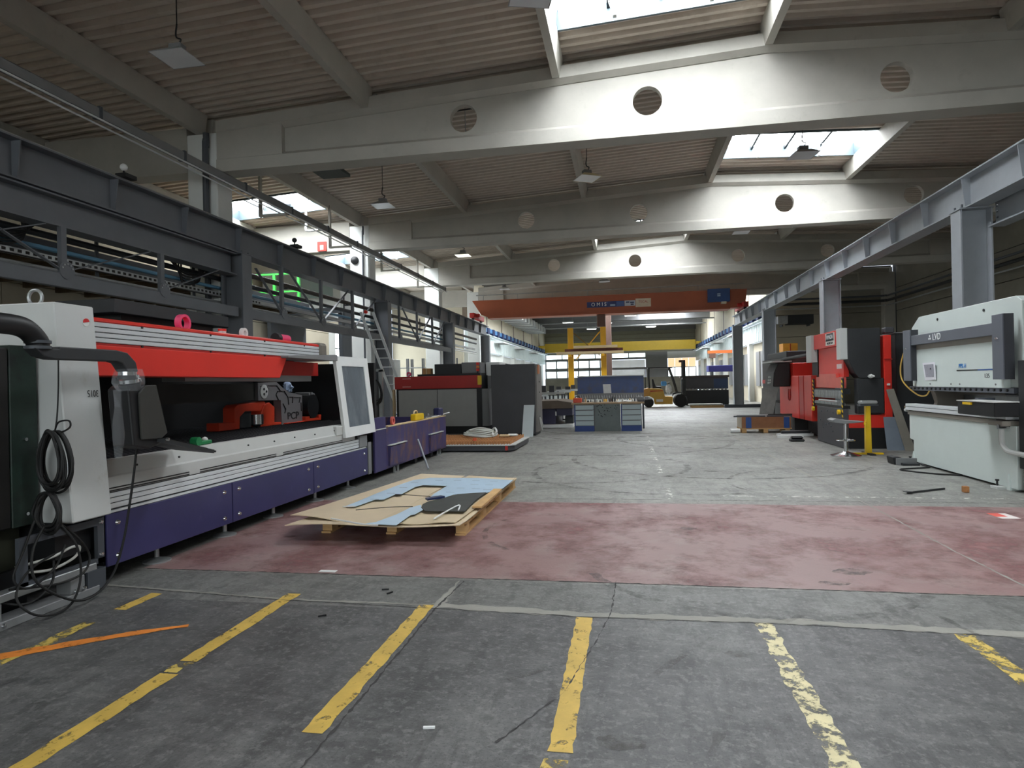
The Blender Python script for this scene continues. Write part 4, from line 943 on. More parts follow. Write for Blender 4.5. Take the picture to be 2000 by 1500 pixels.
# dark cabinet in the corner
dc = thing('power_cabinet', 'tall dark green and black cabinet at the near end of the laser cutter', 'cabinet', (-4.6, 2.6, 0), world=True)
M_DKGR = mat('dark_green_paint', (34, 52, 44), .5, var=.3, scale=3., rgb2=(22, 28, 26), mix=(.45, .7))
B(-5.4, -3.99, 1.5, 3.6, .57, 1.76, 'body', mat('near_black_panel', (30, 29, 28), .5, var=.2), dc, bev=.01); B(-4.3, -3.985, 3.6, 3.80, .57, 1.78, 'side_panel', M_DKGR, dc, bev=.005)
for z in (.65, 1.15): MB().cyl((-3.985, 3.7, z), (-3.97, 3.7, z), .012, n=8).build('screw', M_CHROME, dc)
B(-5.3, -4.05, 1.6, 3.75, 0, .28, 'plinth', M_BLACK, dc)
B(-5.3, -4.1, 1.6, 3.75, .28, .57, 'lower_body', mat('olive_dark_panel', (40, 42, 30), .6, var=.3), dc)
# cable coils
def loops(cx, y, cz, a, b, n, r, seed, tilt=0.):
    mb = MB(); q = random.Random(seed)
    for k in range(n):
        aa = a * q.uniform(.72, 1.05); bb = b * q.uniform(.86, 1.05); ox = q.uniform(-.018, .018); oz = (b - bb) ; oy = -.012 * k * .6
        mb.tube([(cx + ox + aa * math.sin(t) * (1 - .25 * math.cos(t)) + tilt * math.cos(t), y + oy + q.uniform(-.006, .006), cz + oz + bb * math.cos(t)) for t in [2 * math.pi * i / 14 for i in range(14)]], r, 7, 4, closed=True)
    return mb
cl = thing('cable_coil', 'big coil of black cable hanging on the grey tower of the laser cutter', 'cable', (-3.78, 3.72, .75), world=True)
loops(-3.77, 3.74, 1.0, .115, .2, 11, .0085, 2).build('coil', M_RUBBER, cl, smooth=True)
MB().tube([(-3.79, 3.78, 1.72), (-3.785, 3.77, 1.5), (-3.78, 3.75, 1.3), (-3.78, 3.73, 1.19)], .005, 6, 5).build('cord', M_RUBBER, cl, smooth=True)
MB().tube([(-3.78, 3.73, 1.2), (-3.74, 3.72, 1.26), (-3.66, 3.72, 1.27), (-3.65, 3.72, 1.23), (-3.7, 3.72, 1.2), (-3.78, 3.73, 1.19), (-3.83, 3.72, 1.21), (-3.86, 3.72, 1.17)], .006, 6, 5).build('tie', M_RUBBER, cl, smooth=True)
tag(loops(-3.80, 3.70, .665, .1, .13, 6, .010, 9).build('cable_coil', M_RUBBER, None, smooth=True), 'smaller cable coil below the big coil on the tower', 'cable')
tag(MB().tube([(-3.66, 4.32, 1.04), (-3.67, 4.3, .85), (-3.69, 4.27, .6), (-3.7, 4.22, .36), (-3.7, 4.13, .16), (-3.68, 3.98, .06), (-3.67, 3.8, .045), (-3.68, 3.62, .14), (-3.72, 3.5, .28), (-3.75, 3.52, .45), (-3.77, 3.62, .58)], .0085, 8, 6).build('hanging_cable', M_RUBBER, None, smooth=True), 'thin black cable looping from the console down to the floor', 'cable')
tag(MB().tube([(-3.77, 3.72, .6), (-3.70, 3.8, .42), (-3.70, 3.83, .2), (-3.69, 3.75, .05), (-3.69, 3.6, .02), (-3.70, 3.45, .08), (-3.75, 3.4, .2), (-3.76, 3.5, .33), (-3.72, 3.65, .4)], .0075, 8, 6).build('hanging_cable', M_RUBBER, None, smooth=True), 'dark cable looping over the base rail of the laser cutter', 'cable')
tag(MB().tube([(-3.92, 3.55, .33), (-3.80, 3.7, .36), (-3.79, 3.85, .39), (-3.80, 3.93, .37), (-3.80, 3.88, .31), (-3.80, 3.7, .28), (-3.86, 3.55, .3)], .009, 8, 6).build('hanging_cable', mat('pale_grey_cable', (190, 190, 184), .5), None, smooth=True), 'short pale grey cable loop in the end frame of the laser cutter', 'cable')
for i, (pts, lab) in enumerate(((((-3.84, 3.62, .62), (-3.80, 3.5, .45), (-3.79, 3.42, .3), (-3.76, 3.5, .22), (-3.75, 3.68, .3), (-3.79, 3.8, .42)), 'dark cable sagging behind the end frame of the laser cutter'), (((-3.82, 3.78, .58), (-3.78, 3.9, .44), (-3.77, 3.98, .3), (-3.76, 3.92, .2), (-3.76, 3.75, .18), (-3.77, 3.55, .21), (-3.8, 3.4, .24)), 'dark cable hooked round the corner below the tower'), (((-3.97, 3.3, .42), (-3.90, 3.36, .2), (-3.78, 3.5, .12), (-3.76, 3.66, .2), (-3.78, 3.7, .34)), 'thin dark cable at the very left over the base rail'))):
    tag(MB().tube(pts, .0075, 8, 6).build('hanging_cable', M_RUBBER, None, smooth=True), lab, 'cable')
# black hood, rolls and tape on top
hd = thing('extraction_hood', 'flat black extraction hood on top of the laser cutter', 'hood', (-5.3, 6.4, 1.98), world=True)
B(-5.75, -5.05, 5.7, 7.6, 2.26, 2.40, 'lid', M_BLACKM, hd, bev=.006); B(-5.65, -5.15, 5.9, 7.4, 1.98, 2.26, 'neck', M_BLACK, hd)
M_PINK = mat('bright_pink_tape', (236, 70, 120), .5, var=.05)
tag(MB().ring([(.06, -.03), (.085, -.03), (.085, .03), (.06, .03)], (-4.3, 5.72, 2.124), 22, 'x').build('tape_roll', M_PINK, None, smooth=True), 'bright pink tape roll standing on the red bridge near the hood', 'tape')
tp = thing('tape_roll', 'pink and black tape roll lying on the far end of the red bridge', 'tape', (-4.3, 7.55, 2.03), world=True)
MB().cyl((-4.3, 7.5, 2.09), (-4.3, 7.72, 2.09), .055, n=18).build('roll', M_PINK, tp, smooth=True); MB().cyl((-4.3, 7.42, 2.09), (-4.3, 7.5, 2.09), .062, n=18).build('cap', M_BLACK, tp, smooth=True)
t = thing('small_jar', 'small white jar with a red lid on the red bridge', 'jar', (-4.3, 6.35, 2.03), world=True)
MB().cyl((-4.3, 6.35, 2.042), (-4.3, 6.35, 2.09), .04, n=14).build('jar', M_WHITE, t, smooth=True); MB().cyl((-4.3, 6.35, 2.09), (-4.3, 6.35, 2.115), .042, n=14).build('lid', M_RED, t, smooth=True)
tag(MB().ring([(.03, -.02), (.06, -.02), (.06, .02), (.03, .02)], (-4.3, 6.75, 2.1), 18, 'x').build('tape_roll', M_WHITE, None, smooth=True), 'white tape roll standing on the red bridge between jar and pink roll', 'tape')
t = thing('rag_and_tape', 'green and white tape dispenser lying on the apron by the keyboard', 'tape dispenser', (-3.95, 5.45, .945), world=True)
MB().cyl((-3.95, 5.35, .985), (-3.88, 5.35, .985), .04, n=16).build('roll', mat('green_plastic', (30, 130, 76), .45), t, smooth=True); MB().box(-3.95, -3.89, 5.38, 5.56, .945, .985).build('handle', mat('green_plastic', (30, 130, 76)), t, bev=.01); MB().ball((-3.93, 5.5, .985), .03).build('cloth', M_WHITE, t, smooth=True)

# ---- rusty exchange table behind it
M_RUSTP = mat('rusty_violet_paint', (66, 60, 104), .5, var=.15, scale=3.2, rgb2=(122, 88, 66), mix=(.5, .68), stretch=(1, 1, .4))
ex = thing('exchange_table', 'rust-streaked violet exchange table extending beyond the laser cutter', 'machine table', (-4.9, 11.6, 0), world=True)
B(XF - .1, XF, 9.90, 13.42, .12, .79, 'side_plate', M_RUSTP, ex, bev=.004); B(-6.1, XF - .1, 13.32, 13.42, .12, .79, 'end_plate', M_RUSTP, ex)
B(-6.1, -6.0, 9.92, 13.3, .12, .79, 'side_plate', M_RUSTP, ex); B(-6.0, XF - .1, 9.95, 13.3, .2, .5, 'inner_floor', M_BLACK, ex)
B(XF - .12, XF + .004, 10.0, 13.42, .79, .805, 'top_edge', M_PLY, ex)
B(XF - .028, XF + .004, 9.42, 9.89, .12, .97, 'end_block', M_PURP, ex, bev=.004); B(XF, XF + .01, 9.42, 9.9, .775, .79, 'block_trim', M_LGREY, ex)
for ya, yb in ((9.98, 10.74), (12.18, 13.04)):
    pk = MB().prism([(XF, .16), (XF + .03, .16), (XF + .05, .47), (XF, .49)], 'y', ya, yb).build('lifting_pocket', M_RUSTP, ex)
    MB().box(XF, XF + .06, ya - .02, yb + .02, .49, .503).build('pocket_lip', M_LGREY, pk)
for ya in (10.35, 12.9): MB().box(XF - .06, XF - .03, ya, ya + .03, 0, .12).box(XF - .06, XF - .03, ya + .17, ya + .2, 0, .12).box(XF - .06, XF - .03, ya + .03, ya + .17, .0, .02).build('leg_frame', M_GALV, ex)
for ya in (11.6, 12.6, 13.25): B(XF - .3, XF - .1, ya, ya + .15, 0, .12, 'leg', M_BLACK, ex)
tag(MB().cyl((-3.39, 10.72, .018), (-3.81, 11.45, .46), .018, n=12).build('steel_rod', M_STEEL, None, smooth=True), 'grey steel rod leaning against the violet exchange table', 'rod')
tag(MB().ring([(.035, -.02), (.07, -.02), (.07, .02), (.035, .02)], (-3.88, 10.35, .877), 20, 'x').build('tape_roll', mat('salmon_tape', (222, 110, 100), .5), None, smooth=True), 'salmon tape roll standing on the edge of the exchange table', 'tape')
t = thing('power_drill_case', 'yellow tool case on the edge of the exchange table', 'tool case', (-3.9, 11.7, .805), world=True)
MB().box(-3.95, -3.84, 11.45, 11.95, .806, .93).build('case', M_YEL, t, bev=.02, segs=2); MB().tube([(-3.9, 11.5, .93), (-3.9, 11.55, .98), (-3.9, 11.68, .98), (-3.9, 11.72, .93)], .014, 8, 4).build('handle', mat('pale_wood', (206, 180, 140), .6), t, smooth=True)
t = thing('pliers', 'pliers and chain lying on the exchange table edge near its far end', 'tool', (-3.9, 12.6, .806), world=True)
MB().tube([(-3.9, 12.1, .82), (-3.88, 12.35, .84), (-3.9, 12.6, .83), (-3.92, 13.0, .83), (-3.9, 13.3, .85)], .015, 7, 5).build('lever', M_STEELD, t, smooth=True); MB().ring([(.02, -.01), (.04, -.01), (.04, .01), (.02, .01)], (-3.9, 12.4, .86), 14, 'x').build('ring', M_GALV, t, smooth=True); MB().tube([(-3.88, 12.2, .82), (-3.9, 12.5, .815), (-3.86, 12.9, .82), (-3.86, 13.4, .84), (-3.80, 13.6, .86)], .012, 7, 5).build('lever', M_ALU, t, smooth=True)
tag(MB().box(-3.98, -3.85, 13.0, 13.3, .806, .98).build('clamp_block', mat('dark_blue_casting', (38, 40, 78), .5), None, bev=.02), 'dark blue clamp block on the far corner of the exchange table', 'block')

# ================================================================== PALLET WITH CUT SHEETS (foreground)
pl = thing('pallet', 'long wooden pallet lying beside the laser cutter', 'pallet', (-2.3, 7.3, 0), world=True)
bl = None
for x in (-2.98, -2.3, -1.60):
    B(x - .05, x + .05, 6.0, 8.9, .095, .118, 'runner', M_WOOD, pl)
    B(x - .05, x + .05, 6.02, 8.9, .0, .02, 'skid', M_WOOD, pl)
    for y in (6.12, 6.9, 7.8, 8.78):
        if bl is None: bl = MB().box(x - .05, x + .05, y - .07, y + .07, .02, .095).build('block', M_WOOD, pl)
        else: inst(bl, (x, y, .02), pl)
db = None
for i in range(11):
    y = 6.05 + i * .278
    if db is None: db = MB().box(-3.05, -1.53, y - .05, y + .05, .118, .138).build('deck_board', M_WOOD, pl)
    else: inst(db, (-2.29, y, .118), pl)
def warped(quad, z, t, name, m, label, cat, nx=18, ny=22, amp=None):
    q = [Vector((p[0], p[1], 0)) for p in quad]; vs = []; fs = []
    for s in (0, 1):
        for j in range(ny + 1):
            for i in range(nx + 1):
                u, v = i / nx, j / ny
                p = q[0].lerp(q[1], u).lerp(q[3].lerp(q[2], u), v); vs.append((p.x, p.y, z + amp(u, v) - s * t))
    W = (nx + 1); K = W * (ny + 1)
    for j in range(ny):
        for i in range(nx):
            a = j * W + i; fs += [(a, a + 1, a + W + 1, a + W), (K + a + W, K + a + W + 1, K + a + 1, K + a)]
    for i in range(nx): fs += [(i + 1, i, K + i, K + i + 1), (ny * W + i, ny * W + i + 1, K + ny * W + i + 1, K + ny * W + i)]
    for j in range(ny): fs += [(j * W, (j + 1) * W, K + (j + 1) * W, K + j * W), ((j + 1) * W + nx, j * W + nx, K + j * W + nx, K + (j + 1) * W + nx)]
    return tag(MB().add(vs, fs).build(name, m, None, smooth=True), label, cat)
M_CRD = mat('brown_paper_board', (208, 190, 160), .75, var=.06, scale=2.)
warped([(-3.2, 5.62), (-1.52, 5.70), (-1.50, 8.72), (-3.02, 8.85)], .158, .006, 'board_sheet', M_CRD, 'lowest tan board on the pallet, curling up at its front edge', 'board', amp=lambda u, v: max(0, .1 - v) * (.2 + .25 * math.sin(u * 7)) * .5 - .03 * max(0, .12 - u) )
warped([(-3.34, 5.98), (-2.35, 5.66), (-2.25, 8.80), (-2.95, 9.0)], .176, .006, 'board_sheet', M_CRD, 'tan board overhanging the left side of the pallet', 'board', amp=lambda u, v: .012 * math.sin(u * 6) * (1 - v) + .05 * max(0, .2 - v) * (1 - u) )
warped([(-2.36, 5.70), (-1.58, 5.78), (-1.50, 8.55), (-2.2, 8.82)], .178, .006, 'board_sheet', mat('tan_paper_board', (204, 186, 154), .75, var=.06, scale=2.), 'tan board on the right side of the pallet', 'board', amp=lambda u, v: .02 * max(0, .15 - v) * math.sin(u * 9) * 3)
M_FILM = mat('pale_blue_film_sheet', (184, 208, 226), .35, var=.06, scale=2.)
M_BLKSH = mat('black_rubber_sheet', (58, 60, 56), .7, var=.15, scale=6)
def flat(poly, z, t, name, m, label, cat):
    return tag(MB().prism(poly, 'z', z, z + t).build(name, m, None), label, cat)
sheetA = thing('cut_sheet', 'pale blue cut sheet skeleton lying on the far half of the pallet', 'sheet metal', (-2.3, 7.4, .2), world=True)
MB().prism([(-2.94, 6.37), (-2.92, 6.68), (-2.91, 7.18), (-2.87, 7.75), (-2.81, 8.23), (-2.64, 8.43), (-1.97, 8.43), (-1.47, 8.25), (-1.48, 7.61), (-1.61, 7.28), (-1.97, 7.14), (-2.03, 6.89), (-2.19, 7.0), (-2.21, 7.17), (-2.22, 7.77), (-2.55, 7.81), (-2.6, 7.66), (-2.59, 7.11), (-2.66, 7.13), (-2.67, 6.79), (-2.77, 6.79), (-2.82, 6.39)], 'z', .198, .201).build('sheet', M_FILM, sheetA)
MB().tube([(-2.945, 6.36, .2), (-2.93, 6.34, .206), (-2.82, 6.38, .203)], .006, 6, 4).build('curled_end', M_ALU, sheetA)
sk = None
for i, (x, y) in enumerate([(-2.78, 6.8), (-2.74, 7.2), (-2.73, 7.6), (-2.72, 8.0), (-2.45, 8.2), (-2.2, 8.2), (-1.95, 8.2), (-1.7, 8.15), (-1.9, 7.9), (-1.7, 7.85), (-2.0, 7.6), (-1.8, 7.55), (-1.65, 7.5), (-2.05, 7.3)]):
    if sk is None: sk = MB().box(x - .05, x + .05, y - .004, y + .004, .2011, .2016).build('cut_slot', M_CRACK, sheetA)
    else: inst(sk, (x, y, .2011), sheetA)
flat([(-2.15, 6.51), (-2.04, 6.24), (-2.05, 6.02), (-2.08, 5.98), (-2.06, 5.53), (-2.37, 5.58), (-2.3, 5.65), (-2.23, 6.0), (-2.21, 6.33)], .2, .003, 'cut_sheet', M_FILM, 'pale blue cut strip hanging over the front edge of the pallet', 'sheet metal')
flat([(-2.12, 6.69), (-1.99, 6.89), (-1.92, 7.14), (-1.75, 7.23), (-1.61, 7.28), (-1.62, 6.79), (-1.59, 6.17), (-1.99, 6.16), (-2.09, 6.34), (-2.13, 6.51)], .203, .004, 'rubber_sheet', M_BLKSH, 'dark grey rubber sheet on the right of the pallet', 'sheet')
flat([(-2.13, 6.68), (-1.99, 6.87), (-2.05, 6.92), (-2.18, 6.76)], .212, .02, 'film_fold', mat('dark_blue_film', (40, 52, 90), .4), 'dark blue fold of film beside the dark rubber sheet', 'film')
for pts, lab in ((((-2.82, 5.81, .192), (-2.6, 5.67, .20), (-2.4, 5.58, .196), (-2.24, 5.54, .2)), 'white strap curving over the front edge of the pallet'), (((-1.80, 5.83, .2), (-1.76, 6.1, .215), (-1.72, 6.46, .212), (-1.66, 6.2, .212)), 'white strap bent over the dark rubber sheet')):
    tag(MB().tube(pts, .008, 6, 6).build('strap', M_WHITE, None, smooth=True), lab, 'strap')
for pts, lab in ((((-2.74, 6.2, .2), (-2.45, 6.35, .203), (-2.2, 6.4, .202)), 'thin black wire left on the tan board'), (((-2.66, 7.13, .2), (-2.4, 7.06, .203), (-2.2, 7.0, .202)), 'thin black wire across the board between the blue strips')):
    tag(MB().tube(pts, .004, 5, 5).build('wire', M_RUBBER, None), lab, 'wire')
ep = thing('edge_plank', 'short wooden plank along the right edge of the pallet', 'plank', (-1.52, 6.9, .2), world=True)
B(-1.58, -1.48, 6.45, 7.55, .186, .205, 'plank', M_WOOD, ep)

# ================================================================== SECOND LASER, CABINET, RUSTY TABLE
l2 = thing('laser_cutter', 'second laser cutter with grey doors and a red band, beyond the exchange table', 'machine', (-5.5, 19.6, 0), world=True)
Y2 = 18.62
B(-6.85, -4.2, Y2 + .03, Y2 + 2.25, .2, 1.74, 'body', M_BLACK, l2); B(-6.8, -4.2, Y2 + .1, Y2 + 2.3, 0, .2, 'plinth', M_BLACK, l2)
B(-6.87, -4.20, Y2 - .06, Y2 + .03, 1.36, 1.735, 'red_band', M_DRED, l2, bev=.01)
B(-6.77, -5.565, Y2 - .01, Y2 + .03, .23, 1.33, 'door', mat('warm_grey_door', (164, 164, 161), .5, var=.06), l2, bev=.008); B(-5.55, -4.35, Y2 - .01, Y2 + .03, .23, 1.33, 'door', MATS['warm_grey_door'], l2, bev=.008)
B(-4.27, -4.0, Y2 + .05, Y2 + 2.2, .23, 1.33, 'side_panel', M_MGREY, l2); B(-4.3, -4.18, Y2 - .07, Y2 - .055, 1.45, 1.72, 'warning_plate', M_YEL, l2)
B(-5.72, -4.88, Y2 + .3, Y2 + 1.2, 1.74, 2.10, 'top_box', M_BLACKM, l2, bev=.01); B(-4.86, -4.28, Y2 + .25, Y2 + 1.3, 1.80, 2.13, 'top_box', M_MGREY, l2, bev=.01); B(-6.2, -4.26, Y2 + .1, Y2 + 1.3, 1.74, 1.80, 'top_plate', M_BLACK, l2)
for i, (z, m) in enumerate(((1.86, M_RED), (1.95, mat('amber_lens', (230, 130, 50), .3)), (2.04, M_RED))): MB().cyl((-4.33, Y2 + .12, z), (-4.33, Y2 + .12, z + .07), .045, n=14).build('signal_lens', m, l2, smooth=True)
MB().cyl((-4.33, Y2 + .12, 1.74), (-4.33, Y2 + .12, 1.86), .02, n=8).build('signal_post', M_BLACK, l2)
for z in (1.42, 1.66): B(-6.62, -6.36, Y2 - .064, Y2 - .06, z, z + .022, 'marking', mat('faded_white_print', (220, 170, 160), .6), l2)
B(-4.25, -3.82, Y2 + .9, Y2 + 1.9, 1.15, 2.14, 'chiller_box', M_WHITE, l2, bev=.01); B(-4.12, -3.88, Y2 + .5, Y2 + .88, 1.2, 1.72, 'control_box', M_MGREY, l2, bev=.01); B(-4.1, -3.95, Y2 + .55, Y2 + .9, .0, 1.2, 'control_post', M_DGREY, l2)
t = thing('cardboard_box', 'small cardboard box on top of the second laser cutter', 'box', (-6.0, Y2 + .5, 1.8), world=True)
MB().box(-6.12, -5.86, Y2 + .35, Y2 + .6, 1.802, 1.98).build('carton', M_CARD, t); B(-6.01, -5.97, Y2 + .345, Y2 + .605, 1.80, 1.983, 'tape', M_PLY, t)
tag(MB().ring([(.03, -.03), (.07, -.03), (.07, .03), (.03, .03)], (-6.5, Y2 + .2, 1.812), 16, 'y').build('tape_roll', M_PINK, None, smooth=True), 'pink tape roll on top of the second laser cutter', 'tape')
tag(MB().box(-6.93, -6.885, Y2 - .1, Y2 + .05, 0, 1.36).build('plank', M_PLY, None), 'pale upright plank at the left end of the second laser cutter', 'plank')
# cable stand left of it
t = thing('cable_stand', 'grey cable stand between exchange table and second laser cutter', 'stand', (-7.3, 18.2, 0), world=True)
for x in (-7.75, -7.1): B(x - .05, x + .05, 18.0, 18.12, 0, 1.95, 'post', M_GALV, t)
B(-7.8, -7.05, 18.0, 18.12, 1.9, 1.98, 'crossbar', M_GALV, t); B(-7.7, -7.4, 18.14, 18.6, .0, 1.6, 'cabinet', M_DGREY, t)
loops(-7.25, 18.0, 1.3, .2, .35, 7, .018, 21).build('cable_loops', M_RUBBER, t, smooth=True)
# ladder against the runway column
ld = thing('ladder', 'long aluminium ladder leaning against the second left runway column', 'ladder', (-7.1, 20.2, 0), world=True)
P0, P1 = Vector((-7.42, 20.9, 0)), Vector((-7.62, 17.9, 3.66))
dx = Vector((.36, .14, 0))
for s in (0, 1): MB().bar(P0 + dx * s, P1 + dx * s * .9, .03, .08, up=(1, 0, 0)).build('stile', M_ALU, ld)
for i in range(13):
    f = .04 + i * .075; a = P0.lerp(P1, f); MB().cyl(a, a + dx * (1 - .1 * f), .016, n=8).build('rung', M_ALU, ld)
for s in (0, 1): B(P0.x + dx.x * s - .03, P0.x + dx.x * s + .03, P0.y + dx.y * s - .05, P0.y + dx.y * s + .05, 0, .05, 'foot', M_RUBBER, ld)
MB().cyl(P1 + dx * .4, P1 + dx * .4 + Vector((0, -.06, 0)), .05, n=12).build('red_tag', M_RED, ld)
# white pipes and bright panels in the side aisle
for i, (x, y, r, m) in enumerate(((-9.0, 23.2, .05, M_WHITE), (-8.85, 23.35, .03, M_PIPEB), (-8.75, 23.2, .04, M_WHITE), (-8.7, 23.0, .025, M_BLUE))):
    tag(MB().tube([(x, y, 3.2), (x, y, 2.2), (x, y, .9), (x + .1, y, .5), (x + .5, y, .3)], r, 8, 5).build('pipe', m, None, smooth=True), ['thick white upright pipe beyond the ladder', 'pale blue upright pipe beyond the ladder', 'second white upright pipe beyond the ladder', 'dark blue upright pipe beyond the ladder'][i], 'pipe')
t = thing('control_cabinet', 'tall white control cabinet in the left aisle beyond the ladder', 'cabinet', (-10.2, 26, 0), world=True)
B(-10.8, -9.6, 26, 26.7, .1, 2.6, 'body', M_WHITE, t, bev=.01); B(-10.75, -10.22, 25.98, 26, .2, 2.5, 'door', M_LGREY, t); B(-10.18, -9.65, 25.98, 26, .2, 2.5, 'door', M_LGREY, t); B(-10.8, -9.6, 26.05, 26.7, 0, .1, 'plinth', M_BLACK, t)
for i in range(5):
    x = -12.6 + i * .85; t = thing('storage_rack', 'tall grey storage rack bay, %s from the left wall in the aisle' % ['first', 'second', 'third', 'fourth', 'fifth'][i], 'rack', (x, 33, 0), group='storage racks in the left aisle', world=True)
    for a in (-.38, .38): B(x + a - .03, x + a + .03, 32.6, 32.66, 0, 2.9, 'upright', M_STEELD, t); B(x + a - .03, x + a + .03, 33.3, 33.36, 0, 2.9, 'upright', M_STEELD, t)
    for z in (.3, 1.0, 1.7, 2.4): B(x - .35, x + .35, 32.6, 33.36, z, z + .05, 'shelf', M_GALV, t)
# dark cabinet
cb = thing('steel_cabinet', 'large plain dark grey steel cabinet right of the second laser cutter', 'cabinet', (-3.1, 18.3, 0), world=True)
MB().box(-3.72, -2.48, 17.72, 18.9, .06, 2.0).build('body', M_DGREY, cb, bev=.01); B(-2.48, -2.44, 17.76, 18.88, .1, 1.96, 'side_cover', mat('warm_grey_cover', (122, 118, 114), .5), cb)
B(-3.7, -2.5, 17.8, 18.85, 0, .06, 'plinth', M_BLACK, cb); B(-2.44, -2.40, 17.95, 18.15, 1.72, 1.97, 'notice', mat('orange_notice', (226, 150, 110), .6), cb)
for z in (.5, 1.2, 1.5): MB().cyl((-2.44, 18.3, z), (-2.425, 18.3, z), .02, n=8).build('lock', M_BLACK, cb)
for z in (.25, .1): MB().tube([(-2.42, 18.1, .5), (-2.38, 18.15, z + .15), (-2.36, 18.3, z)], .02, 7, 4).build('hose', M_LGREY, cb)
tag(slab([(-2.83, 17.42, .0), (-2.52, 17.40, .0), (-2.50, 17.68, .86), (-2.80, 17.70, .86)], .02, 'white_panel', mat('bluish_white_sheet', (214, 222, 224), .4, var=.03), None), 'narrow white panel leaning against the dark cabinet', 'panel')
# rusty slatted table on the floor
rt = thing('slat_table', 'low grey floor table with rusty cutting slats', 'table', (-3.7, 14.5, 0), world=True)
M_RUST = mat('rusty_steel', (176, 122, 74), .75, var=.25, scale=5, rgb2=(128, 80, 48), mix=(.5, .75))
MB().prism([(-5.2, 13.52), (-2.5, 13.52), (-2.38, 13.66), (-2.36, 15.55), (-5.2, 15.55)], 'z', .03, .135).build('base', M_DGREY, rt)
MB().prism([(-5.2, 13.5), (-2.48, 13.5), (-2.36, 13.64), (-2.34, 15.57), (-5.2, 15.57)], 'z', .135, .155).build('frame', M_LGREY, rt)
sl1 = None
for i in range(44):
    x = -5.1 + i * .061
    if sl1 is None: sl1 = MB().prism([(13.6, .155), (15.5, .155)] + [(15.5 - k * .05, .215 + (.018 if k % 2 else 0)) for k in range(0, 39)], 'x', x - .006, x + .006).build('slat', M_RUST, rt)
    else: inst(sl1, (x, ORG[sl1].y, .155), rt)
for x in (-4.9, -3.6, -2.6): B(x - .06, x + .06, 13.6, 13.75, 0, .03, 'foot', M_BLACK, rt)
B(-2.56, -2.5, 13.495, 13.515, .04, .13, 'marker', M_DRED, rt)
hs = thing('hose_coil', 'coil of pale grey hose on the rusty slat table', 'hose', (-3.42, 14.95, .235), world=True)
mb = MB(); q = random.Random(4)
for k in range(5): mb.tube([(-3.42 + (.40 - .035 * k + .02 * q.uniform(-1, 1)) * math.cos(a), 14.95 + (.48 - .045 * k + .02 * q.uniform(-1, 1)) * math.sin(a), .262 + .03 * k + .02 * math.sin(2 * a + k)) for a in [2 * math.pi * i / 12 for i in range(12)]], .02, 8, 4, closed=True)
mb.build('coil', mat('pale_hose', (190, 192, 184), .5), hs, smooth=True); MB().tube([(-3.08, 14.85, .24), (-3.0, 14.8, .34), (-3.06, 14.9, .42), (-3.14, 15.0, .36), (-3.04, 14.6, .26)], .022, 8, 4).build('tie', M_WHITE, hs, smooth=True)
for i, (x, y, m, lab) in enumerate(((-2.78, 14.6, M_PLY, 'small wooden block on the rusty slat table'), (-2.62, 14.8, M_WHITE, 'crumpled white rag on the rusty slat table'))):
    tag(MB().box(x - .12, x + .12, y - .06, y + .06, .236, .29).build('scrap', m, None, bev=.02), lab, 'scrap')
tag(MB().lathe([(.02, .0), (.05, .01), (.04, .06), (.0, .07)], (-3.25, 13.62, .235), 10).build('clamp', mat('red_orange_clamp', (206, 90, 50), .5), None, smooth=True), 'small orange clamp on the front edge of the rusty slat table', 'clamp')

# ================================================================== WORKBENCH
wb_ = thing('workbench', 'workbench with blue and grey drawer units in mid hall', 'workbench', (-.55, 19.5, 0), world=True)
YB = 19.15; M_BENB = mat('bench_blue', (34, 66, 134), .5); M_DRW = mat('pale_grey_drawer', (186, 202, 206), .45, var=.03)
for x0, x1 in ((-1.52, -.93), (-.16, .44)):
    d = MB().box(x0, x1, YB + .02, YB + .7, .0, .80).build('drawer_unit', M_STEELD, wb_, bev=.004)
    B(x0 + .01, x1 - .01, YB, YB + .02, .0, .165, 'kick_panel', M_BENB, d); B(x0, x0 + .03, YB - .005, YB + .02, .165, .80, 'edge_trim', M_BENB, d)
    for i in range(4):
        z = .175 + i * .155
        dr = MB().box(x0 + .035, x1 - .02, YB - .012, YB + .02, z, z + .138).build('drawer', M_DRW, d, bev=.003)
        ORG[dr] = ORG[dr]
        MB().box(x0 + .05, x1 - .05, YB - .025, YB - .012, z + .128, z + .142).build('handle', M_MGREY, d)
B(-1.6, .52, YB - .05, YB + .75, .80, .85, 'worktop', mat('worn_worktop', (176, 150, 120), .6, var=.15), wb_, bev=.005)
B(-.92, -.17, YB + .08, YB + .1, .0, .80, 'centre_panel', mat('grey_perforated_panel', (112, 122, 122), .5), wb_)
hl = None; q = random.Random(8)
for i in range(34):
    x = -.86 + .62 * q.random(); z = .78 - .36 * q.random() ** 1.8
    if hl is None: hl = MB().cyl((x, YB + .078, z), (x, YB + .08, z), .014, n=8).build('hole', M_BLACK, wb_)
    else: inst(hl, (x, YB + .079, z - .014), wb_)
bp = thing('backboard', 'dark blue steel board standing behind the workbench', 'board', (-.5, 20.2, 0), world=True)
B(-1.48, .54, 20.14, 20.2, 1.10, 1.62, 'board', mat('dusty_blue_steel', (60, 78, 122), .5, var=.14, scale=2.5, rgb2=(74, 76, 92), mix=(.5, .7)), bp, bev=.005); B(-1.5, .56, 20.12, 20.22, 1.62, 1.65, 'top_trim', M_LGREY, bp)
for x in (-1.46, .5): B(x - .02, x + .04, 20.14, 20.2, 0, 1.1, 'leg', M_STEELD, bp)
B(-1.48, .54, 20.12, 20.2, .92, 1.10, 'tool_ledge', M_MGREY, bp)
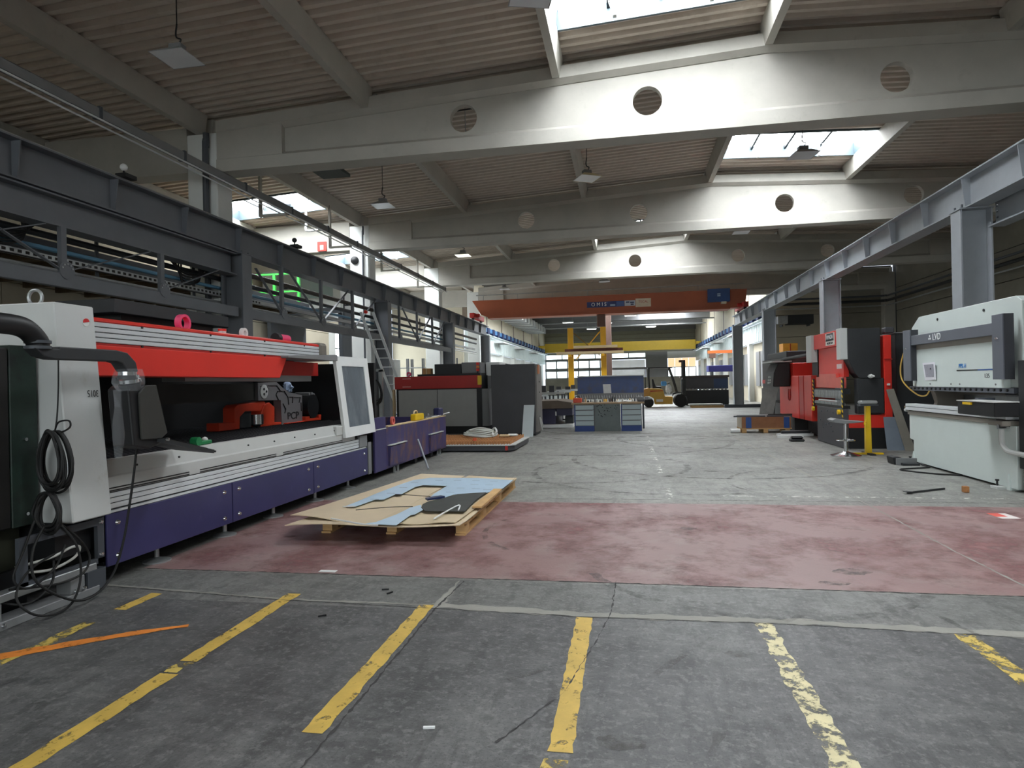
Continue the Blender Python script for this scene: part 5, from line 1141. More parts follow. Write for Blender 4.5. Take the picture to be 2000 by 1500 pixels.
t = tag(slab([(-.68, 20.115, 1.10), (-.44, 20.115, 1.10), (-.46, 20.135, 1.38), (-.7, 20.135, 1.38)], .002, 'paper_sheet', mat('printed_paper', (204, 206, 206), .7, var=.1, scale=8), None), 'grey paper sheet fixed to the dark blue board', 'paper')
q = random.Random(12)
ORD = 'first second third fourth fifth sixth seventh eighth ninth tenth eleventh twelfth thirteenth fourteenth fifteenth sixteenth seventeenth eighteenth nineteenth twentieth twenty-first twenty-second twenty-third twenty-fourth twenty-fifth twenty-sixth'.split()
kinds = ['spray can', 'steel clamp', 'screw box', 'tool holder', 'drill bit', 'small vice', 'pot', 'socket', 'file', 'gauge', 'punch', 'die', 'bottle', 'lamp']
for i in range(26):
    x = -1.35 + i * .073; h = q.uniform(.06, .16); y = YB + q.uniform(.1, .6); r = q.uniform(.02, .032)
    m = q.choice([M_GALV, M_STEELD, M_BLACK, M_LGREY, M_PLY, M_MGREY])
    mb = MB()
    mb.lathe([(r, 0), (r, h * .6), (r * .55, h * .7), (r * .5, h)], (x, y, .851), 10)
    tag(mb.build('bench_tool', m, None, smooth=True), 'small tool, %s from the left in the row standing on the workbench' % ORD[i], 'tool', 'tools standing on the workbench')
sk2 = None
for i in range(26):
    x = -1.4 + i * .074; 
    if sk2 is None: sk2 = MB().lathe([(.022, 0), (.022, .05), (.014, .06), (.014, .1)], (x, 20.08, .95), 8).build('socket', M_GALV, bp)
    else: inst(sk2, (x, 20.08, .95), bp)
t = thing('first_aid_box', 'orange-red tool box on the left end of the workbench', 'tool box', (-1.42, YB + .15, .851), world=True)
MB().box(-1.55, -1.3, YB + .02, YB + .25, .852, .99).build('box', mat('orange_red_plastic', (214, 84, 58), .5), t, bev=.015); MB().tube([(-1.5, YB + .13, .99), (-1.47, YB + .13, 1.03), (-1.38, YB + .13, 1.03), (-1.35, YB + .13, .99)], .012, 7, 4).build('handle', M_BLACK, t)
t = thing('bench_vice', 'grey bench vice on the right corner of the workbench', 'vice', (.42, YB + .1, .851), world=True)
MB().box(.34, .52, YB + .05, YB + .3, .852, .9).build('base', M_DGREY, t, bev=.01); MB().box(.3, .5, YB + .08, YB + .22, .9, 1.0).build('jaw', M_MGREY, t, bev=.015); MB().box(.53, .64, YB + .08, YB + .22, .9, 1.0).build('jaw', M_MGREY, t, bev=.015); MB().cyl((.5, YB + .15, .93), (.75, YB + .15, .93), .02, n=10).build('screw', M_GALV, t)
t = tag(MB().add([(-.05 + .3 * math.cos(a), YB + .3 + .12 * math.sin(a), .853 + .03 * (k % 2)) for k, a in enumerate([2 * math.pi * i / 12 for i in range(12)])] + [(-.05, YB + .3, .91)], [(i, (i + 1) % 12, 12) for i in range(12)] + [tuple(range(11, -1, -1))]).build('rag', M_WHITE, None), 'crumpled white paper heap on the right half of the workbench', 'paper')
tb = thing('exchange_table', 'second exchange table with a dirty brown top, left of the workbench', 'machine table', (-2.2, 22, 0), world=True)
MB().prism([(-4.2, .62), (-1.72, .62), (-1.72, .80), (-2.2, .88), (-3.0, .86), (-4.2, .80)], 'y', 20.95, 23.4).build('top', mat('dirty_brown_top', (104, 92, 80), .8, var=.2), tb)
B(-4.2, -2.28, 21.02, 23.3, .12, .60, 'base', mat('dark_violet_paint', (52, 50, 78), .5), tb); B(-2.26, -1.74, 21.1, 23.3, .38, .60, 'side_box', mat('dark_violet_paint', (52, 50, 78)), tb); B(-2.0, -1.74, 21.3, 23.2, .1, .35, 'gearbox', M_BLACKM, tb)
B(-4.2, -1.72, 20.97, 23.3, .0, .1, 'skid', M_WHITE, tb); B(-2.29, -2.25, 21.0, 21.02, .38, .52, 'latch', M_WHITE, tb)
for i in range(6):
    y = 24.2 + i * .9; x = -3.4 + (i % 3) * .55
    t = thing('steel_rest', 'low steel workpiece rest, %s of those behind the brown table' % ['first', 'second', 'third', 'fourth', 'fifth', 'sixth'][i], 'rest', (x, y, 0), group='workpiece rests behind the brown table', world=True)
    B(x - .5, x + .5, y - .05, y + .05, .95 + .08 * (i % 3), 1.02 + .08 * (i % 3), 'bar', M_LGREY if i % 2 else M_ALU, t)
    for a in (-.4, .4): B(x + a - .03, x + a + .03, y - .04, y + .04, .05, .95 + .08 * (i % 3), 'leg', M_STEELD, t); B(x + a - .12, x + a + .12, y - .1, y + .1, 0, .05, 'foot', M_BLACK, t)
    B(x - .1, x + .1, y - .08, y + .08, 1.02 + .08 * (i % 3), 1.3 + .05 * (i % 2), 'clamp', M_DGREY, t)

# ================================================================== YELLOW RACK
yr = thing('cantilever_rack', 'tall bright yellow steel rack with crossed braces in mid hall', 'rack', (-1.85, 32.1, 0), world=True)
M_YRK = mat('bright_yellow_rack_paint', (250, 188, 30), .5, var=.05)
for x0, x1 in ((-2.79, -2.52), (-1.18, -.91)):
    B(x0, x1, 31.95, 32.2, 0.03, 4.16, 'post', M_YRK, yr, bev=.01); B(x0 - .1, x1 + .1, 31.8, 32.9, 0, .03, 'base_plate', M_YRK, yr)
MB().bar((-2.5, 32.08, 3.9), (-1.2, 32.08, 2.75), .05, .08, up=(0, 1, 0)).build('brace', mat('brown_brace_paint', (150, 116, 60), .6), yr); MB().bar((-1.2, 32.14, 3.95), (-2.4, 32.14, 2.6), .05, .1, up=(0, 1, 0)).build('brace', M_YRK, yr)
for x in (-2.65, -1.05):
    B(x - .06, x + .06, 31.3, 31.95, 2.70, 2.82, 'arm', M_YRK, yr)
for i, (x0, x1, y, z, m, lab) in enumerate(((-3.3, -.05, 31.4, 2.82, M_PLY, 'pale timber beam lying lowest on the yellow rack'), (-3.25, -.2, 31.72, 2.82, mat('dark_red_steel', (96, 48, 40), .6), 'dark red steel section lying on the yellow rack'), (-2.9, -.1, 31.55, 2.98, mat('dark_red_steel', (96, 48, 40)), 'second dark red steel section lying on top on the yellow rack'), (-2.45, -.35, 31.42, 3.12, M_PLY, 'pale timber beam lying topmost on the yellow rack'))):
    z = [2.82, 2.82, 2.96, 3.10][i]
    tag(MB().box(x0, x1, y - .09, y + .09, z + .001, z + .13).build('stock_beam', m, None, bev=.008), lab, 'beam')

# ================================================================== FORKLIFT (side view, forks to the right)
fk = thing('forklift', 'yellow forklift truck parked beyond the workbench', 'forklift', (2.0, 36.5, 0), world=True)
yf0, yf1 = 36.0, 37.05; M_FYEL = mat('forklift_yellow', (208, 164, 62), .45, var=.08)
MB().prism([(.92, .62), (.95, .98), (1.15, 1.06), (1.85, 1.02), (2.0, .95), (2.08, .60), (2.5, .58), (2.5, .16), (1.56, .16), (1.5, .5), (1.25, .62)], 'y', yf0 + .04, yf1 - .04).build('body', M_FYEL, fk, bev=.03, segs=2)
MB().prism([(.9, .55), (.9, 1.0), (1.2, 1.08), (1.34, 1.0), (1.3, .66), (1.1, .62)], 'y', yf0, yf1).build('counterweight', mat('ochre_counterweight', (196, 146, 70), .5), fk, bev=.05, segs=2)
MB().prism([(1.2, .86), (1.2, .92), (2.0, .92), (2.0, .88)], 'y', yf0 + .02, yf1 - .02).build('trim', M_DRED, fk)
B(1.62, 1.98, yf0 + .03, yf0 + .045, .30, .44, 'number_plate', M_WHITE, fk, bev=.003)
for x, r, w in ((1.22, .27, .2), (2.92, .35, .24)):
    for y in (yf0, yf1 - w):
        wq_ = MB().lathe([(r * .55, 0), (r * .9, 0), (r, w * .2), (r, w * .8), (r * .9, w), (r * .55, w)], (x, y, r), 28, 'y').build('tyre', M_RUBBER, fk, smooth=True)
        MB().lathe([(.0, w * .3), (r * .2, w * .25), (r * .25, w * .4), (r * .5, w * .4), (r * .57, w * .1), (r * .57, w * .9), (.0, w * .9)], (x, y, r), 20, 'y').build('rim', mat('cream_rim', (222, 206, 160), .5), wq_, smooth=True)
MB().prism([(2.48, .58), (2.56, .7), (2.75, .76), (3.05, .78), (3.15, .7), (3.12, .78), (2.8, .84), (2.5, .76)], 'y', yf0 - .02, yf0 + .25).build('mudguard', M_BLACKM, fk)
for y in (yf0 + .1, yf1 - .1):
    MB().tube([(1.28, y, 1.0), (1.25, y, 1.6), (1.26, y, 2.14)], .04, 8, 3).build('guard_post', M_BLACK, fk); MB().tube([(2.75, y, .8), (2.6, y, 1.4), (2.36, y, 2.14)], .04, 8, 3).build('guard_post', M_BLACK, fk)
    MB().prism([(3.02, .1), (3.2, .1), (3.2, 2.5), (3.06, 2.5)], 'y', y - .05, y + .05).build('mast_channel', M_BLACKM, fk)
B(1.2, 2.5, yf0 + .05, yf1 - .05, 2.13, 2.19, 'roof', M_BLACK, fk, bev=.01)
MB().cyl((1.05, yf0 + .2, .98), (1.07, yf0 + .2, 2.2), .025, n=8).build('exhaust', M_BLACK, fk)
for z in (.5, 1.5, 2.4): B(3.05, 3.18, yf0 + .14, yf1 - .14, z, z + .1, 'mast_tie', M_BLACKM, fk)
B(2.9, 3.22, yf0 + .3, yf1 - .3, 2.44, 2.56, 'mast_head', mat('brown_mast_paint', (88, 62, 50), .6), fk)
MB().prism([(1.45, 1.04), (1.9, 1.04), (1.95, 1.14), (1.62, 1.16), (1.5, 1.55), (1.4, 1.55)], 'y', yf0 + .3, yf1 - .3).build('seat', M_BLACK, fk, bev=.03, segs=2)
MB().tube([(2.45, 36.5, .9), (2.35, 36.5, 1.25), (2.28, 36.5, 1.35)], .025, 8, 3).build('steering_column', M_BLACK, fk); MB().ring([(.15, -.012), (.17, 0), (.15, .012), (.14, 0)], (2.25, 36.5, 1.36), 18).build('steering_wheel', M_BLACK, fk)
B(3.2, 3.26, yf0 + .1, yf1 - .1, .08, .55, 'carriage', M_BLACKM, fk)
for y in (yf0 + .25, yf1 - .35): B(3.26, 4.3, y, y + .1, .06, .1, 'fork', M_BLACK, fk)
tag(MB().box(1.9, 2.2, 36.15, 36.4, 1.16, 1.42).build('bag', mat('sky_blue_bag', (90, 160, 220), .6), None, bev=.06, segs=2), 'light blue bag on the forklift seat', 'bag')
lump((2.28, 35.95, .98), .17, 'bag', M_WHITE, 'white plastic bag hanging in the forklift doorway', 'bag', 1.5, 7)
# shear behind it and pallet before it
sh = thing('guillotine_shear', 'long black and dark grey guillotine shear right of the forklift', 'machine', (4.5, 38.6, 0), world=True)
B(3.2, 5.75, 38.2, 39.3, .08, .86, 'bed', M_BLACK, sh, bev=.02); B(3.2, 5.75, 38.35, 39.2, .92, 1.58, 'beam', M_DGREY, sh, bev=.02); B(3.1, 5.8, 38.3, 39.2, 1.58, 1.70, 'top_rail', mat('brown_grey_rail', (78, 66, 62), .6), sh)
B(4.95, 5.72, 38.33, 38.35, .95, 1.5, 'blue_panel', mat('dull_blue_panel', (48, 66, 100), .5), sh)
for i in range(12): B(3.35 + i * .2, 3.45 + i * .2, 38.22, 38.36, .86, .96, 'hold_down', M_MGREY, sh)
for x in (3.25, 5.5): B(x, x + .25, 38.3, 39.2, 0, .08, 'foot', M_BLACK, sh)
pw2 = thing('pallet', 'wooden pallet with a flat sheet in front of the black shear', 'pallet', (4.1, 34.9, 0), world=True)
for y in (34.62, 35.0, 35.4): B(3.35, 4.95, y, y + .08, 0, .1, 'runner', M_WOOD, pw2)
for i in range(8): B(3.3 + i * .21, 3.46 + i * .21, 34.6, 35.5, .1, .13, 'deck_board', M_WOOD, pw2)
tag(MB().box(3.25, 4.9, 34.58, 35.5, .131, .2).build('sheet_stack', mat('grey_sheet_stack', (176, 176, 170), .5), None), 'grey sheet stack on the pallet by the shear', 'sheet metal')
for i, (y, z) in enumerate(((34.2, 0), (34.45, 0), (34.3, .085))): tag(MB().box(4.95, 7.2 - .2 * i, y, y + .14, z + .001, z + .08).build('steel_bar', M_STEELD, None), ['front dark steel bar on the floor by the third right column', 'rear dark steel bar on the floor by the third right column', 'dark steel bar lying on top of two others by the third right column'][i], 'bar')
t = thing('container', 'dark blue bin on a stand at the far right', 'bin', (6.2, 43, 0), world=True)
B(5.2, 7.2, 42.6, 43.6, 1.95, 2.35, 'bin', mat('navy_bin', (44, 44, 110), .5), t, bev=.02)
for x in (5.4, 6.9): B(x, x + .1, 42.7, 43.5, 0, 1.95, 'leg', M_STEELD, t)
t = thing('jib_hoist', 'orange hoist beam with a hook on the far right wall', 'hoist', (6.9, 46, 3.2), world=True)
B(5.6, 7.83, 46, 46.2, 3.25, 3.45, 'beam', M_ORG, t); B(5.7, 6.1, 45.9, 46.3, 2.95, 3.25, 'trolley', mat('brown_hoist_paint', (92, 66, 56)), t); MB().cyl((5.9, 46.1, 2.3), (5.9, 46.1, 2.95), .03, n=8).build('chain', M_BLACK, t); MB().tube([(5.9, 46.1, 2.3), (6.0, 46.1, 2.2), (5.9, 46.1, 2.1), (5.82, 46.1, 2.18)], .03, 8, 4).build('hook', M_BLACK, t)

# ================================================================== WHITE PRESS BRAKE (right foreground)
XL = 4.66
lv = thing('press_brake', 'white press brake with a dark grey guard frame at the right edge', 'machine', (5.2, 10.3, 0), world=True)
M_LVD = mat('pale_mint_white_paint', (214, 224, 220), .42, var=.03, scale=2)
M_SLATE = mat('slate_grey_paint', (98, 102, 112), .45, var=.05)
M_BEIGE = mat('grey_beige_paint', (150, 144, 134), .5, var=.06)
# lower beam with feet
MB().prism([(8.78, .03), (8.78, .80), (11.78, .80), (11.78, .40), (11.64, .38), (11.64, .05), (11.58, .03)], 'x', XL, XL + .12).build('bed_plate', M_LVD, lv, bev=.004)
B(XL + .12, XL + .4, 8.9, 11.6, .05, .78, 'bed_core', M_DGREY, lv)
for y in (8.92, 11.6): MB().prism([(y - .02, 0), (y + .1, 0), (y + .02, .2)], 'x', XL - .02, XL + .2).build('foot_gusset', M_LVD, lv); 
for y in (9.12, 11.66): MB().cyl((XL - .05, y, .03), (XL - .05, y, .1), .012, n=8).cyl((XL - .05, y, .09), (XL - .05, y, .11), .022, n=6).build('anchor_bolt', M_BLACK, lv)
for y in (9.06, 11.6): B(XL - .12, XL + .15, y - .08, y + .08, 0, .03, 'foot_plate', M_LGREY, lv)
for z, m in ((.80, M_BEIGE), (.875, M_ALU), (.925, M_STEELD), (.935, M_ALU)):
    B(XL - .02 - (.03 if z > .85 else 0), XL + .12, 8.9, 11.8, z, z + (.06 if z < .9 else (.012 if z < .93 else .045)), 'table_rail', m, lv, bev=.004)
MB().cyl((XL + .03, 11.8, .92), (XL + .03, 11.95, .92), .022, n=10).cyl((XL + .03, 11.92, .92), (XL + .03, 11.95, .92), .04, n=10).build('rail_end_screw', M_CHROME, lv)
MB().cyl((XL - .02, 11.8, .87), (XL - .02, 11.87, .87), .03, n=10).build('rail_end_knob', M_LGREY, lv)
# side frames and back gauge
for y0, y1 in ((8.72, 8.86), (11.55, 11.68)):
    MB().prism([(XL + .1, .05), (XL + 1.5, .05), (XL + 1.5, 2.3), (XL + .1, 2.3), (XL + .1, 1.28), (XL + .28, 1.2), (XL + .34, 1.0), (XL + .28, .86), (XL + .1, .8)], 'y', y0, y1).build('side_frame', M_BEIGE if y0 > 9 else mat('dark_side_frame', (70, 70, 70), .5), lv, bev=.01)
B(XL + .7, XL + 1.0, 8.9, 11.5, .95, 1.12, 'back_gauge', M_GALV, lv); B(XL + 1.3, XL + 1.4, 8.9, 11.5, .1, 2.2, 'rear_panel', M_BLACKM, lv)
# upper ram
M_RAM = M_LVD
MB().prism([(8.76, 1.27), (8.76, 2.33), (8.88, 2.40), (11.55, 2.40), (11.82, 2.24), (11.82, 1.27)], 'x', XL + .08, XL + .2).build('upper_plate', M_LVD, lv, bev=.004)
MB().prism([(9.02, 1.265), (9.02, 1.42), (9.08, 1.46), (9.08, 1.98), (11.5, 1.98), (11.5, 1.265)], 'x', XL, XL + .08).build('ram_plate', M_RAM, lv, bev=.004)
B(XL - .002, XL + .08, 9.08, 11.5, 1.86, 1.98, 'painted_shadow_strip', M_BEIGE, lv)  # beige strip paints the shadow under the guard bar
B(XL + .02, XL + .12, 8.85, 11.8, 1.20, 1.265, 'tool_clamp', M_SLATE, lv)
ck = None
for i in range(20):
    y = 8.98 + i * .145
    if ck is None: ck = MB().cyl((XL + .005, y, 1.235), (XL + .021, y, 1.235), .018, n=8).build('clamp_screw', M_BLACK, lv)
    else: inst(ck, (ORG[ck].x, y, ORG[ck].z), lv)
for y in (9.2, 10.1, 10.35, 11.0): MB().cyl((XL - .008, y, 1.31), (XL, y, 1.31), .012, n=8).build('screw', M_MGREY, lv)
# guard frame
XG = XL - .08
B(XG, XG + .06, 8.9, 11.72, 1.935, 2.09, 'guard_bar', M_SLATE, lv, bev=.004)
for y0, y1, z0, z1 in ((11.46, 11.73, 1.36, 2.19), (8.84, 9.08, 1.375, 2.185)):
    B(XG - .015, XG, y0, y1, z0, z1, 'guard_post', M_SLATE, lv, bev=.003); B(XG, XL + .03, y0, y0 + .03, z0, z1, 'guard_side', mat('shaded_slate_paint', (56, 58, 64), .5), lv); B(XG, XL + .03, y1 - .03, y1, z0, z1, 'guard_side', M_SLATE, lv)  # near sides take a darker slate for the shade on them
for y in (11.62, 8.97): MB().cyl((XG - .02, y, 1.9), (XG - .014, y, 1.88), .022, n=12).build('guard_bolt', M_CHROME, lv)
M_WPR = mat('white_print', (238, 240, 240), .5, var=.01)
text('LVD', 'lettering', .14, M_WPR, lv, (XG - .002, 10.58, 2.015), (0, -1, 0), (0, 0, 1), depth=.003)
# small three-lobed emblem left of the letters
for k in range(3):
    a = math.radians(90 + 120 * k); MB().prism([(10.80 + .026 * math.cos(a) + .017 * math.cos(b * math.pi / 5), 2.015 + .026 * math.sin(a) + .017 * math.sin(b * math.pi / 5)) for b in range(10)], 'x', XG - .004, XG).build('emblem_lobe', M_WPR, lv)
text('PPBL-H', 'lettering', .085, mat('blue_print', (50, 130, 200), .5), lv, (XL - .002, 10.02, 1.565), (0, -1, 0), (0, 0, 1), sx=.75)
B(XL - .003, XL, 9.62, 10.18, 1.495, 1.512, 'print_line', M_BLACK, lv); B(XL - .003, XL, 9.1, 9.62, 1.495, 1.512, 'print_line', M_BLUE, lv)
text('135', 'lettering', .08, mat('grey_print', (90, 96, 96), .5), lv, (XL - .002, 9.4, 1.42), (0, -1, 0), (0, 0, 1), sx=1.1)
for y in (9.6, 10.9): MB().cyl((XL + .07, y, 2.3), (XL + .08, y, 2.3), .02, n=10).build('lifting_hole', M_BLACK, lv)
# control box and handle tube at the near end
B(XL - .35, XL - .08, 8.55, 9.42, .93, 1.1, 'control_box', M_BLACK, lv, bev=.01); B(XL - .37, XL - .35, 9.05, 9.25, 1.06, 1.09, 'label_strip', M_YEL, lv); B(XL - .36, XL - .08, 8.55, 9.42, 1.10, 1.112, 'box_lid', M_LGREY, lv)
B(XL - .1, XL + .1, 9.42, 9.5, .93, 1.13, 'control_box_end', M_SLATE, lv)
MB().box(XL + .02, XL + .5, 8.3, 8.70, .0, .30).build('side_box', M_BEIGE, lv, bev=.01); B(XL + .0, XL + .6, 8.45, 8.72, .3, 1.6, 'side_cover', M_BLACKM, lv)
MB().tube([(XL - .05, 9.0, .84), (XL - .06, 8.98, .70), (XL - .07, 8.95, .58), (XL - .08, 8.85, .51), (XL - .09, 8.7, .49), (XL - .1, 8.3, .49)], .032, 10, 6).build('handle_tube', M_LGREY, lv, smooth=True)
B(XL - .12, XL - .02, 8.85, 9.16, .80, .86, 'handle_bracket', M_BEIGE, lv, bev=.005); MB().cyl((XL - .14, 8.9, .79), (XL - .02, 8.9, .79), .03, n=10).build('handle_clamp', M_CHROME, lv)
pn = thing('paper_notice', 'white paper with a grey drawing stuck on the white press brake', 'paper', (XL - .01, 10.98, 1.36), world=True)
slab([(XL - .004, 11.17, 1.36), (XL - .012, 10.78, 1.375), (XL - .03, 10.77, 1.645), (XL - .02, 11.21, 1.64)], .002, 'sheet', mat('bright_paper', (240, 240, 246), .7, var=.02), pn)
slab([(XL - .010, 11.12, 1.42), (XL - .016, 10.84, 1.42), (XL - .028, 10.82, 1.615), (XL - .022, 11.15, 1.61)], .001, 'printed_drawing', mat('grey_printed_drawing', (168, 168, 178), .7, var=.12, scale=12, rgb2=(110, 110, 118), mix=(.6, .7)), pn, off=.003)
MB().prism([(10.93, 1.55), (10.90, 1.56), (10.89, 1.54), (10.92, 1.53)], 'x', XL - .034, XL - .032).build('ink_blot', M_BLACK, pn)
tag(MB().tube([(XL - .05, 11.76, 1.9), (XL - .1, 11.83, 1.6), (XL - .08, 11.8, 1.35), (XL + .05, 11.62, 1.14), (XL + .1, 11.4, 1.12), (XL + .12, 11.28, 1.24)], .012, 8, 6).build('yellow_cable', M_YEL if False else mat('amber_cable', (216, 176, 88), .5), None, smooth=True), 'amber cable looping beside the white press brake', 'cable')
fp = thing('foot_pedal', 'black foot pedal on the floor by the white press brake', 'pedal', (4.42, 11.55, 0), world=True)
MB().prism([(4.28, 0), (4.55, 0), (4.55, .06), (4.34, .13), (4.26, .12)], 'y', 11.42, 11.7).build('cover', M_BLACK, fp, bev=.01); B(4.3, 4.6, 11.38, 11.42, 0, .11, 'side_plate', M_MGREY, fp); B(4.36, 4.6, 11.28, 11.38, 0, .035, 'base', M_BLACKM, fp)
tag(MB().tube([(4.6, 11.45, .05), (4.62, 11.2, .02), (4.62, 11.0, .013), (4.35, 10.9, .012), (4.12, 10.78, .012), (4.15, 10.6, .012), (4.4, 10.3, .012), (4.7, 10.15, .012)], .011, 8, 6).build('pedal_cable', M_RUBBER, None, smooth=True), 'black cable looping on the floor from the foot pedal', 'cable')
tag(MB().bar((3.37, 8.62, .012), (3.93, 8.96, .012), .02, .022).build('steel_strip', M_BLACKM, None), 'thin dark steel strip lying on the floor before the white press brake', 'strip')
tag(MB().prism([(3.33, 8.58), (3.42, 8.58), (3.43, 8.64), (3.33, 8.66)], 'z', .024, .03).build('metal_scrap', M_BLACK, None), 'small dark scrap at the end of the thin steel strip', 'scrap')
t = tag(MB().box(4.05, 4.11, 8.73, 8.8, 0, .075).build('steel_block', M_RUST, None, bev=.006), 'small rusty steel block standing on the floor before the white press brake', 'block')
pp = thing('paper_leaflet', 'red and white leaflet lying on the red floor band at the right', 'leaflet', (3.74, 7.3, 0), rotz=.05, world=False)
MB().box(-.09, .09, -.13, .13, .003, .005).build('page', mat('leaflet_paper', (222, 214, 210), .6), pp); MB().box(-.09, .02, -.04, .13, .005, .0056).build('red_print', mat('leaflet_red', (214, 84, 70), .6), pp)
tag(MB().box(-2.42, -2.28, 4.74, 4.79, .002, .004).build('paper_scrap', M_WHITE, None), 'small white paper scrap on the near edge of the red band', 'scrap')
for i, (x, y, a) in enumerate(((-1.72, 4.37, .3), (-1.66, 4.3, 1.1), (-1.93, 3.82, .6), (-.85, 2.62, .2))):
    tag(MB().obox((x, y, .006), (.05, .012, .008), RZ(a)).build('chip', M_BLACK if i < 3 else M_WHITE, None), ['left dark chip beyond the floor joint', 'right dark chip beyond the floor joint', 'dark chip between two yellow lines', 'white chip in front of the second yellow line'][i], 'chip')

# ================================================================== RED PRESS BRAKE
XP = 4.3
rp = thing('press_brake', 'red and black press brake behind the chrome stool', 'machine', (4.8, 15, 0), world=True)
MB().prism([(13.95, .0), (13.95, .80), (15.75, .80), (15.75, .02)], 'x', XP, XP + .1).build('front_apron', M_DGREY, rp, bev=.004)
for i, (y, z) in enumerate([(14.2, .74), (14.6, .7), (15.0, .72), (15.4, .7), (14.9, .45), (15.1, .43), (14.75, .4), (15.3, .35), (15.5, .5), (14.65, .3)]): MB().cyl((XP - .012, y, z), (XP, y, z), .02, n=8).build('apron_bolt', M_STEELD, rp)
B(XP + .1, XP + .8, 13.92, 15.9, .0, .42, 'base', M_BLACK, rp); B(XP + .1, XP + .85, 13.93, 14.05, .42, .68, 'near_side', M_RED, rp)
B(XP + .76, XP + .9, 13.9, 14.1, .62, 2.26, 'side_column', M_RED, rp, bev=.01); B(XP + .755, XP + .905, 13.88, 13.9, 1.77, 1.79, 'side_joint', M_DRED, rp); B(XP + .8, XP + .85, 13.87, 13.9, 1.26, 1.3, 'arrow_mark', M_WHITE, rp)
B(XP + .25, XP + .76, 13.9, 14.08, .70, 1.41, 'lower_cover', M_BLACKM, rp, bev=.02)
MB().prism([(XP + .1, 1.8), (XP + .22, 1.52), (XP + .3, 1.42), (XP + .7, 1.40), (XP + .7, 2.41), (XP + .1, 2.41)], 'y', 13.9, 14.25).build('cylinder_cover', M_BLACKM, rp, bev=.006)
MB().box(XP - .03, XP + .1, 13.93, 14.2, 1.8, 2.43).build('cover_front', M_LGREY, rp, bev=.005)
MB().box(XP - .03, XP + .1, 16.0, 16.45, 1.8, 2.43).build('cover_front', M_LGREY, rp, bev=.005); B(XP + .1, XP + .7, 15.9, 16.45, 1.45, 2.43, 'cylinder_cover', M_BLACKM, rp)
B(XP + .82, XP + 1.0, 14.0, 14.2, 2.3, 2.42, 'motor', M_DGREY, rp, bev=.02)
MB().box(XP + .02, XP + .14, 14.2, 15.98, 2.09, 2.42).build('top_panel', M_RED, rp, bev=.006); MB().box(XP + .1, XP + .2, 14.2, 15.98, 1.45, 2.1).build('ram', M_RED, rp)
MB().prism([(13.5 + .55, 1.22), (15.95, 1.22), (15.95, 1.46), (15.7, 1.46), (15.7, 1.52), (14.5, 1.52), (14.5, 1.44), (14.05, 1.44)], 'x', XP + .04, XP + .1).build('ram_lower', mat('faded_red_paint', (216, 92, 80), .4, var=.1), rp)
B(XP + .02, XP + .16, 14.0, 15.98, 1.10, 1.2, 'punch_holder', M_BLACK, rp); B(XP + .03, XP + .15, 14.0, 15.98, .80, .86, 'die_rail', M_BLACK, rp)
pu = None
for i in range(20):
    y = 14.05 + i * .098
    if pu is None: pu = MB().prism([(y - .026, 1.17), (y - .026, 1.06), (y - .012, 1.0), (y + .012, 1.0), (y + .026, 1.06), (y + .026, 1.17)], 'x', XP + .0, XP + .05).build('punch', M_GALV, rp)
    else: inst(pu, (ORG[pu].x, y, 1.0), rp)
di = None
for i in range(20):
    y = 14.05 + i * .098
    if di is None: di = MB().box(XP + .0, XP + .07, y - .024, y + .024, .86, .92).build('die', M_GALV, rp, bev=.006)
    else: inst(di, (ORG[di].x, y, .86), rp)
B(XP + .02, XP + .1, 14.4, 15.7, .93, .96, 'die_bar', M_ALU, rp)
def hazard(x, y, z0, z1, par):
    n = 8; h = (z1 - z0) / n
    B(x, x + .03, y - .035, y + .035, z0, z1, 'hazard_post', M_BLACK, par)
    for i in range(n): MB().prism([(y - .036, z0 + i * h), (y + .036, z0 + i * h + h * .25), (y + .036, z0 + i * h + h * .7), (y - .036, z0 + i * h + h * .45)], 'x', x - .003, x).build('hazard_stripe', M_YEL, par)
hazard(XP - .0, 14.0, .62, 1.42, rp); hazard(XP - .0, 16.05, .72, 1.42, rp)
for y in (14.15, 15.98): MB().cyl((XP - .05, y, .73), (XP, y, .73), .05, n=12).build('yellow_knob', M_YEL, rp)
for y0, y1, m in ((16.1, 16.75, mat('deep_orange_red_paint', (196, 44, 30), .4)), (16.8, 17.2, M_DRED), (17.25, 17.95, M_RED)):
    MB().box(XP - .02, XP + .5, y0, y1, .42, 1.5).build('side_guard', m, rp, bev=.01)
B(XP + .36, XP + .6, 16.0, 17.9, 0, .42, 'guard_base', M_BLACK, rp)
B(XP + .012, XP + .02, 14.46, 15.06, 2.13, 2.39, 'badge_plate', mat('badge_white', (226, 222, 214), .5), rp)
MB().prism([(14.50, 2.22), (15.04, 2.22), (14.98, 2.38), (14.54, 2.38)], 'x', XP + .008, XP + .012).build('badge_field', M_BLACKM, rp)
text('AMADA', 'lettering', .13, M_WPR, rp, (XP + .006, 14.76, 2.30), (0, -1, 0), (0, 0, 1), sx=.95); text('PROMECAM', 'lettering', .065, M_BLACK, rp, (XP + .010, 14.76, 2.17), (0, -1, 0), (0, 0, 1), sx=1.1)
B(XP + .096, XP + .1, 14.3, 14.62, 1.62, 1.72, 'worn_sticker', mat('worn_pink_sticker', (232, 206, 204), .5), rp)
lump((XP + .5, 13.86, 1.45), .06, 'glove', M_WHITE, 'white work glove lying on the black cover of the red press brake', 'glove', .6, 9)
